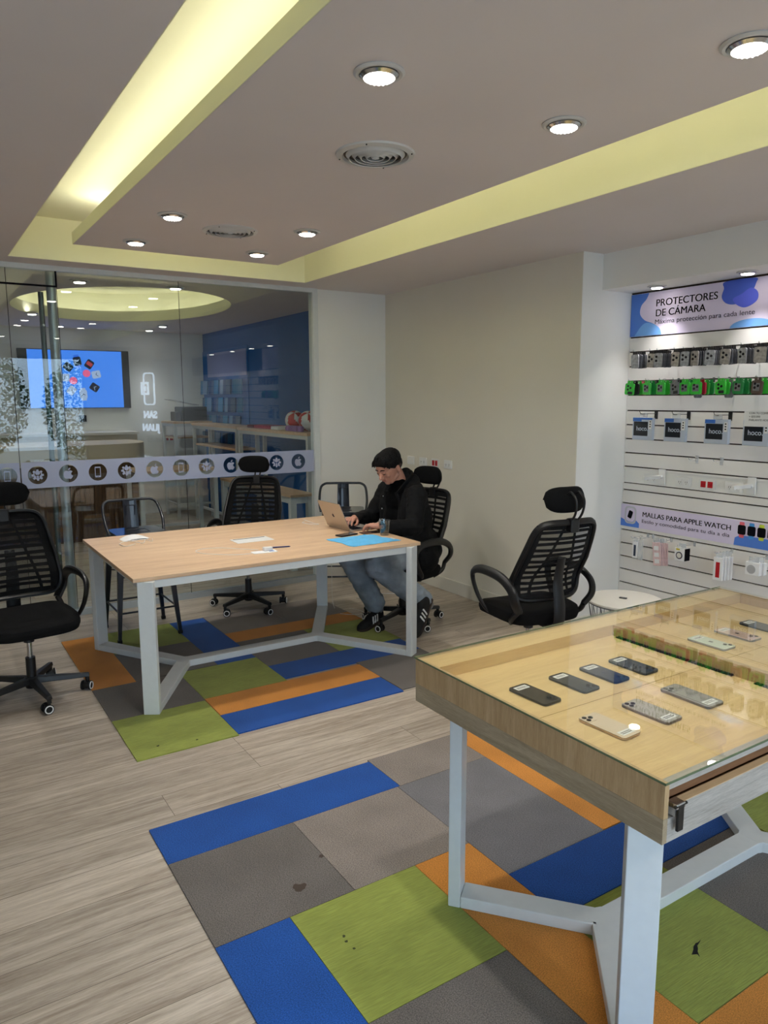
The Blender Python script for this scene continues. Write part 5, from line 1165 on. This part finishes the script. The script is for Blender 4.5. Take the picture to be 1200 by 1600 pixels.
# ============================================================ THE SEATED PERSON (faces -X)
def fuse(name, parts, m, parent, voxel=.004, smooth=3, wrinkle=0.0, wscale=18, seed=0, split=None):
    """union of tapered limbs / ellipsoids grown into one continuous skin"""
    b = MB()
    for p in parts:
        if p[0] == 'cap':
            _, A, B, ra, rb = p; A = Vector(A); B = Vector(B)
            d = (B-A); L = d.length; n = 20
            b.cyl(A, B, ra, rb, n=n); b.ball(A, ra, 20); b.ball(B, rb, 20)
        elif p[0] == 'ell':
            _, c, r = p[:3]; b.ball(c, r, 28, p[3] if len(p) > 3 else None)
        elif p[0] == 'box':
            b.box(*p[1], M=p[2] if len(p) > 2 else None, bev=p[3] if len(p) > 3 else 0)
    me = bpy.data.meshes.new(name); b.bm.to_mesh(me); b.bm.free()
    o = bpy.data.objects.new(name, me); COL.objects.link(o)
    r = o.modifiers.new('r', 'REMESH'); r.mode = 'VOXEL'; r.voxel_size = voxel; r.use_smooth_shade = True
    s = o.modifiers.new('s', 'SMOOTH'); s.iterations = smooth; s.factor = .6
    dg = bpy.context.evaluated_depsgraph_get(); me2 = bpy.data.meshes.new_from_object(o.evaluated_get(dg))
    bpy.data.objects.remove(o); bpy.data.meshes.remove(me)
    if wrinkle:
        me2.calc_loop_triangles()
        ns = [v.normal.copy() for v in me2.vertices]
        for v, n in zip(me2.vertices, ns):
            c = v.co
            w = noise.noise(Vector((c.x*wscale+seed, c.y*wscale, c.z*wscale*1.6)))+.5*noise.noise(Vector((c.x*wscale*2.3, c.y*wscale*2.3+seed, c.z*wscale*2.3)))
            w = -abs(w)*1.6+.4
            v.co = c+n*(w*wrinkle)
    me2.materials.clear(); me2.materials.append(m)
    for p in me2.polygons: p.use_smooth = True
    o = bpy.data.objects.new(name, me2); COL.objects.link(o)
    if parent is not None: o.parent = parent
    return o
man = thing('person', 'seated person in a black jacket and washed jeans typing on the laptop', 'person', (0, 0, 0))
HC = Vector((2.872, 4.42, 1.178))
# head frame: forward/down tilt, looking at the laptop
Mh = Matrix.Translation(HC) @ Matrix.Rotation(R(12), 4, 'Z') @ Matrix.Rotation(R(-30), 4, 'Y')
def H(x, y, z): return Mh @ Vector((-x, y, z))      # x = towards the face, y = across (+y his right), z = up
Rh = Mh.to_3x3().to_4x4()
sk = []
sk += [('ell', H(-.018, 0, .028), (.094, .076, .088), Rh), ('ell', H(.020, 0, .000), (.078, .068, .092), Rh), ('ell', H(.030, 0, -.055), (.056, .052, .054), Rh), ('ell', H(.064, 0, -.086), (.022, .026, .020), Rh), ('ell', H(.052, 0, .030), (.046, .060, .046), Rh),
       ('cap', H(.088, 0, .012), H(.112, 0, -.026), .0085, .0125), ('ell', H(.103, .010, -.030), (.010, .008, .008), Rh), ('ell', H(.103, -.010, -.030), (.010, .008, .008), Rh), ('cap', H(.086, .034, .026), H(.092, .010, .024), .009, .008), ('cap', H(.086, -.034, .026), H(.092, -.010, .024), .009, .008),
       ('ell', H(.066, .036, -.022), (.022, .020, .020), Rh), ('ell', H(.066, -.036, -.022), (.022, .020, .020), Rh), ('cap', H(.084, .016, -.054), H(.084, -.016, -.054), .010, .010), ('cap', H(.080, .013, -.066), H(.080, -.013, -.066), .010, .010),
       ('ell', H(-.012, .074, -.012), (.018, .007, .028), Rh), ('ell', H(-.012, -.074, -.012), (.018, .007, .028), Rh), ('cap', H(.0, .050, -.060), H(.052, .025, -.086), .018, .018), ('cap', H(.0, -.050, -.060), H(.052, -.025, -.086), .018, .018)]
NB = Vector((2.968, 4.42, 1.055))
sk += [('cap', H(-.025, 0, -.05), NB, .056, .060), ('ell', (3.0, 4.42, .95), (.10, .17, .12)), ('ell', (3.05, 4.42, .78), (.10, .15, .15)), ('ell', (3.09, 4.42, .58), (.12, .165, .10))]
# shoulders, elbows, wrists: near arm at -Y, far arm at +Y
arms = {'near': ((2.985, 4.235, .985), (2.905, 4.150, .775), (2.655, 4.205, .795)), 'far': ((2.975, 4.605, .985), (2.90, 4.70, .785), (2.690, 4.600, .795))}
for s, e, w in arms.values(): sk += [('cap', s, e, .052, .040), ('cap', e, w, .040, .026)]
hips = {'near': ((3.07, 4.33, .555), (2.615, 4.175, .530), (2.985, 4.125, .225)), 'far': ((3.07, 4.51, .555), (2.590, 4.50, .530), (2.80, 4.485, .145))}
for h_, k_, a_ in hips.values(): sk += [('cap', h_, k_, .080, .055), ('cap', k_, a_, .052, .035)]
def hand(w, tgt, side, curl):
    """w wrist, tgt palm centre; side +1: thumb towards +Y"""
    w = Vector(w); c = Vector(tgt); f = (c-w).normalized(); up = Vector((0, 0, 1)); lat = up.cross(f).normalized()   # lateral
    up = f.cross(lat)
    P = [('cap', w-f*.02, w+f*.012, .026, .026)]
    kn = []
    for i, (off, fl) in enumerate(((-.030, .93), (-.010, 1.0), (.011, .96), (.030, .82))):
        o = off*side
        k0 = w+f*.020+lat*o*.7; k1 = w+f*(.082-.010*abs(off)/.03)+lat*o+up*.004
        P.append(('cap', k0, k1, .0145, .0108))
        L1, L2, L3 = .036*fl, .024*fl, .019*fl
        a1, a2, a3 = R(18+curl[i]), R(52+curl[i]), R(78+curl[i])
        q1 = k1+(f*math.cos(a1)-up*math.sin(a1))*L1+lat*o*.12; q2 = q1+(f*math.cos(a2)-up*math.sin(a2))*L2; q3 = q2+(f*math.cos(a3)-up*math.sin(a3))*L3
        P += [('cap', k1, q1, .0100, .0088), ('cap', q1, q2, .0087, .0078), ('cap', q2, q3, .0077, .0066)]
    t0 = w+f*.022-lat*.020*side-up*.006; t1 = w+f*.048-lat*.046*side-up*.016; t2 = t1+f*.028-lat*.010*side-up*.012; t3 = t2+f*.022+lat*.004*side-up*.008
    P += [('cap', t0, t1, .0150, .0115), ('cap', t1, t2, .0105, .0092), ('cap', t2, t3, .0090, .0072)]
    return P
near_w = Vector((2.655, 4.205, .797)); far_w = Vector((2.690, 4.600, .797))
sk += hand(near_w, (2.585, 4.335, .800), 1, (4, 0, 6, 12))
sk += hand(far_w, (2.60, 4.545, .800), -1, (8, 2, 4, 10))
body = fuse('body', sk, M_skin, man, .0032, 4)
# eyes, brows, lips
for s in (-1, 1):
    MB().ball(H(.083, s*.030, .007), .0125, 16).obj('eyelid', M_skin, man, smooth=True)
    MB().tube([H(.0925, s*.018, .001), H(.0960, s*.030, -.001), H(.090, s*.041, .002)], .0022, 8).obj('eyelash', M_hair, man, smooth=True)
    MB().tube([H(.098, s*.012, .030), H(.0985, s*.028, .036), H(.088, s*.046, .030)], [.0030, .0042, .0025], 8).obj('eyebrow', M_hair, man, smooth=True)
MB().tube([H(.092, .021, -.0605), H(.0955, .0, -.059), H(.092, -.021, -.0605)], [.002, .0045, .002], 8).obj('lips', M_lip, man, smooth=True)
# hair: full top with a fringe, short back and sides
hair = [('ell', H(-.022, 0, .050), (.102, .082, .080), Rh), ('ell', H(.018, 0, .080), (.078, .074, .050), Rh), ('ell', H(.054, 0, .078), (.038, .058, .032), Rh), ('ell', H(.070, .012, .064), (.020, .044, .018), Rh), ('ell', H(.066, -.020, .062), (.022, .036, .018), Rh), ('ell', H(-.062, 0, .010), (.054, .066, .070), Rh),
        ('ell', H(-.020, .060, .030), (.060, .020, .040), Rh), ('ell', H(-.020, -.060, .030), (.060, .020, .040), Rh), ('ell', H(.030, .056, .046), (.040, .020, .024), Rh), ('ell', H(.030, -.056, .046), (.040, .020, .024), Rh)]
hair_o = fuse('hair', hair, M_hair, man, .0035, 3, .0015, 40)
hr = random.Random(5); sb = MB()
for k in range(150):
    s_ = hr.uniform(-1, 1); x0 = hr.uniform(-.07, .03); z0 = .118-.25*x0*x0*10*.1-.030*s_*s_
    p0 = H(x0, s_*.055, z0-.004); p1 = H(x0+.045, s_*.064, z0+.004-.012*abs(s_)); p2 = H(min(.084, x0+.075), s_*.066+.003, z0-.012-.018*abs(s_)); p3 = H(min(.092, x0+.092), s_*.062+.006, z0-.032-.010*hr.random())
    sb.tube([p0, p1, p2, p3], [.003, .0048, .004, .0012], 5, sub=3)
for k in range(90):
    s_ = hr.choice((-1, 1)); x0 = hr.uniform(-.08, .05); p0 = H(x0, s_*.060, .085); p1 = H(x0+.012, s_*.080, .060); p2 = H(x0+.018, s_*.079, .030+.01*hr.random()+.12*max(0, x0)); p3 = H(x0+.022, s_*.074, .018+.01*hr.random()+.2*max(0, x0))
    sb.tube([p0, p1, p2, p3], [.002, .0045, .0035, .001], 5, sub=3)
sb.obj('hair_strands', M_hair, man, smooth=True)
fade = mat('short shaved hair', (66, 50, 44), 0.7)
fuse('side_fade', [('ell', H(-.030, 0, -.004), (.062, .0765, .050), Rh), ('ell', H(.012, 0, .010), (.030, .0745, .024), Rh)], fade, man, .004, 2)
# t-shirt, jacket
fuse('t_shirt', [('cap', NB+Vector((.012, 0, -.035)), NB+Vector((-.014, 0, .004)), .078, .064), ('ell', (2.955, 4.42, .93), (.085, .13, .13)), ('ell', (2.985, 4.42, .80), (.12, .14, .16))], M_tee, man, .006, 3, .002, 16)
jk = [('cap', (3.035, 4.375, 1.065), (3.035, 4.465, 1.065), .062, .062), ('ell', (3.03, 4.42, .93), (.120, .205, .150)), ('ell', (3.06, 4.42, .79), (.140, .200, .19)), ('ell', (3.09, 4.42, .62), (.165, .215, .15)), ('cap', (3.08, 4.33, .575), (2.95, 4.30, .57), .125, .112), ('cap', (3.08, 4.51, .575), (2.95, 4.52, .57), .125, .112), ('ell', (3.12, 4.40, .56), (.15, .215, .125)), ('ell', (3.06, 4.285, .525), (.130, .140, .135)), ('cap', (3.015, 4.42, 1.115), (3.03, 4.42, 1.02), .052, .075), ('ell', (3.02, 4.42, 1.02), (.100, .165, .072)), ('cap', (3.075, 4.33, .66), (2.96, 4.31, .60), .11, .085), ('cap', (3.075, 4.51, .66), (2.96, 4.53, .60), .11, .085),
      ('ell', (2.955, 4.30, .86), (.062, .070, .17)), ('ell', (2.945, 4.55, .86), (.062, .070, .17))]
for s, e, w in arms.values():
    s, e, w = Vector(s), Vector(e), Vector(w); jk += [('ell', s, (.078, .072, .074)), ('cap', s, e, .073, .062), ('cap', e, e+(w-e)*.88, .062, .044), ('cap', e+(w-e)*.86, e+(w-e)*.93, .043, .041)]
jacket = fuse('jacket', jk, M_jacket, man, .006, 4, .0055, 13, 4)
# collar, plackets, snaps
for s in (-1, 1):
    MB().tube([NB+Vector((.086, s*.004, .060)), NB+Vector((.058, s*.064, .046)), NB+Vector((-.015, s*.084, -.004)), NB+Vector((-.078, s*.064, -.075))], [.030, .030, .028, .018], 10, flat=(.45, 1.2)).obj('collar', M_jacket, man, smooth=True)
    MB().tube([NB+Vector((-.078, s*.066, -.055)), Vector((2.905, 4.42+s*.088, .90)), Vector((2.895, 4.42+s*.092, .80)), Vector((2.905, 4.42+s*.088, .70))], [.020, .022, .022, .020], 10, flat=(.9, .45)).obj('placket', M_jacket, man, smooth=True)
for z, x in ((.955, 2.882), (.865, 2.872), (.785, 2.872)):
    MB().ball((x, 4.515, z), .006, 12).obj('snap_button', M_chrome, man, smooth=True)
for w, e in ((near_w, Vector(arms['near'][1])), (far_w, Vector(arms['far'][1]))):
    f = (w-e).normalized(); MB().tube([w-f*.055, w-f*.03], .0435, 20, smooth=False, flat=(1, .92)).obj('cuff', M_jacket, man, smooth=True, bevel=.004)
# jeans
jn = [('ell', (3.08, 4.42, .585), (.135, .180, .105))]
for h_, k_, a_ in hips.values():
    h_, k_, a_ = Vector(h_), Vector(k_), Vector(a_)
    jn += [('cap', h_+(k_-h_)*.12, k_, .100, .088), ('ell', k_+Vector((-.004, 0, .0)), (.088, .086, .088)), ('cap', k_, k_+(a_-k_)*.55, .084, .082), ('cap', k_+(a_-k_)*.55, k_+(a_-k_)*.93, .082, .078)]
fuse('jeans', jn, M_jean, man, .006, 4, .006, 11, 9)
for h_, k_, a_ in hips.values():
    a_, k_ = Vector(a_), Vector(k_); d = (k_-a_).normalized(); MB().cyl(a_-d*.05, a_+d*.08, .036, .038, n=20).obj('sock', M_sock, man, smooth=True)
# shoes
def shoe(M, label):
    s = []
    L_ = .285
    parts = [('ell', (-.085, 0, .050), (.062, .040, .050)), ('ell', (-.02, 0, .046), (.085, .040, .044)), ('ell', (.065, .002, .030), (.080, .044, .032)), ('ell', (.100, .002, .026), (.050, .043, .027)), ('ell', (-.070, 0, .078), (.045, .034, .030))]
    b = MB(); pp = []
    for p in parts: pp.append(('ell', M @ Vector(p[1]), p[2], M.to_3x3().to_4x4()))
    up = fuse('shoe', pp, mat('black suede', (14, 14, 15), 0.8, bump=0.2, bscale=80), man, .0045, 3); up['label'] = label
    sole = [(-.14, -.030), (-.148, 0), (-.14, .030), (-.05, .036), (.05, .044), (.11, .042), (.145, .022), (.150, .0), (.143, -.022), (.11, -.040), (.05, -.042), (-.05, -.036)]
    q = MB(); q.merge(fill2d([catmull(sole, 4)], .020), M @ Matrix.Translation((0, 0, .010))); q.obj('sole', mat('dark gum sole', (44, 34, 32), 0.7), up, bevel=.004)
    for sd in (-1, 1):
        for k in range(3):
            q = MB(); x0 = -.030+.026*k
            pts = [(x0, sd*.0415, .026), (x0+.011, sd*.0420, .026), (x0-.010+.005, sd*.0335, .074), (x0-.021+.005, sd*.0330, .074)]
            b2 = bmesh.new(); v1 = [b2.verts.new(Vector(p)+Vector((0, sd*.0035, 0))) for p in pts]; v0 = [b2.verts.new(Vector(p)-Vector((0, sd*.004, 0))) for p in pts]
            b2.faces.new(v1); b2.faces.new(v0[::-1])
            for i in range(4): b2.faces.new((v0[i], v0[(i+1) % 4], v1[(i+1) % 4], v1[i]))
            q.merge(b2, M); q.obj('stripe', M_white, up)
    q = MB()
    for k in range(5): q.cyl(M @ Vector((.000+.014*k, -.018, .086-.0085*k)), M @ Vector((.006+.014*k, .018, .085-.0085*k)), .0025, n=6)
    q.obj('laces', mat('black laces', (26, 26, 28), 0.8), up)
# far shoe flat, toe towards -X; near shoe standing on its toe with the heel up
d1 = math.atan2(4.40-4.50, 2.62-2.86)
shoe(Matrix.Translation((2.735, 4.455, .019)) @ Matrix.Rotation(d1, 4, 'Z') @ Matrix.Rotation(R(7), 4, 'Y'), 'black shoe with three white stripes, resting flat under the table')
shoe(Matrix.Translation((2.930, 4.075, .136)) @ Matrix.Rotation(R(195), 4, 'Z') @ Matrix.Rotation(R(56), 4, 'Y'), 'black shoe with three white stripes, heel raised on its toe')
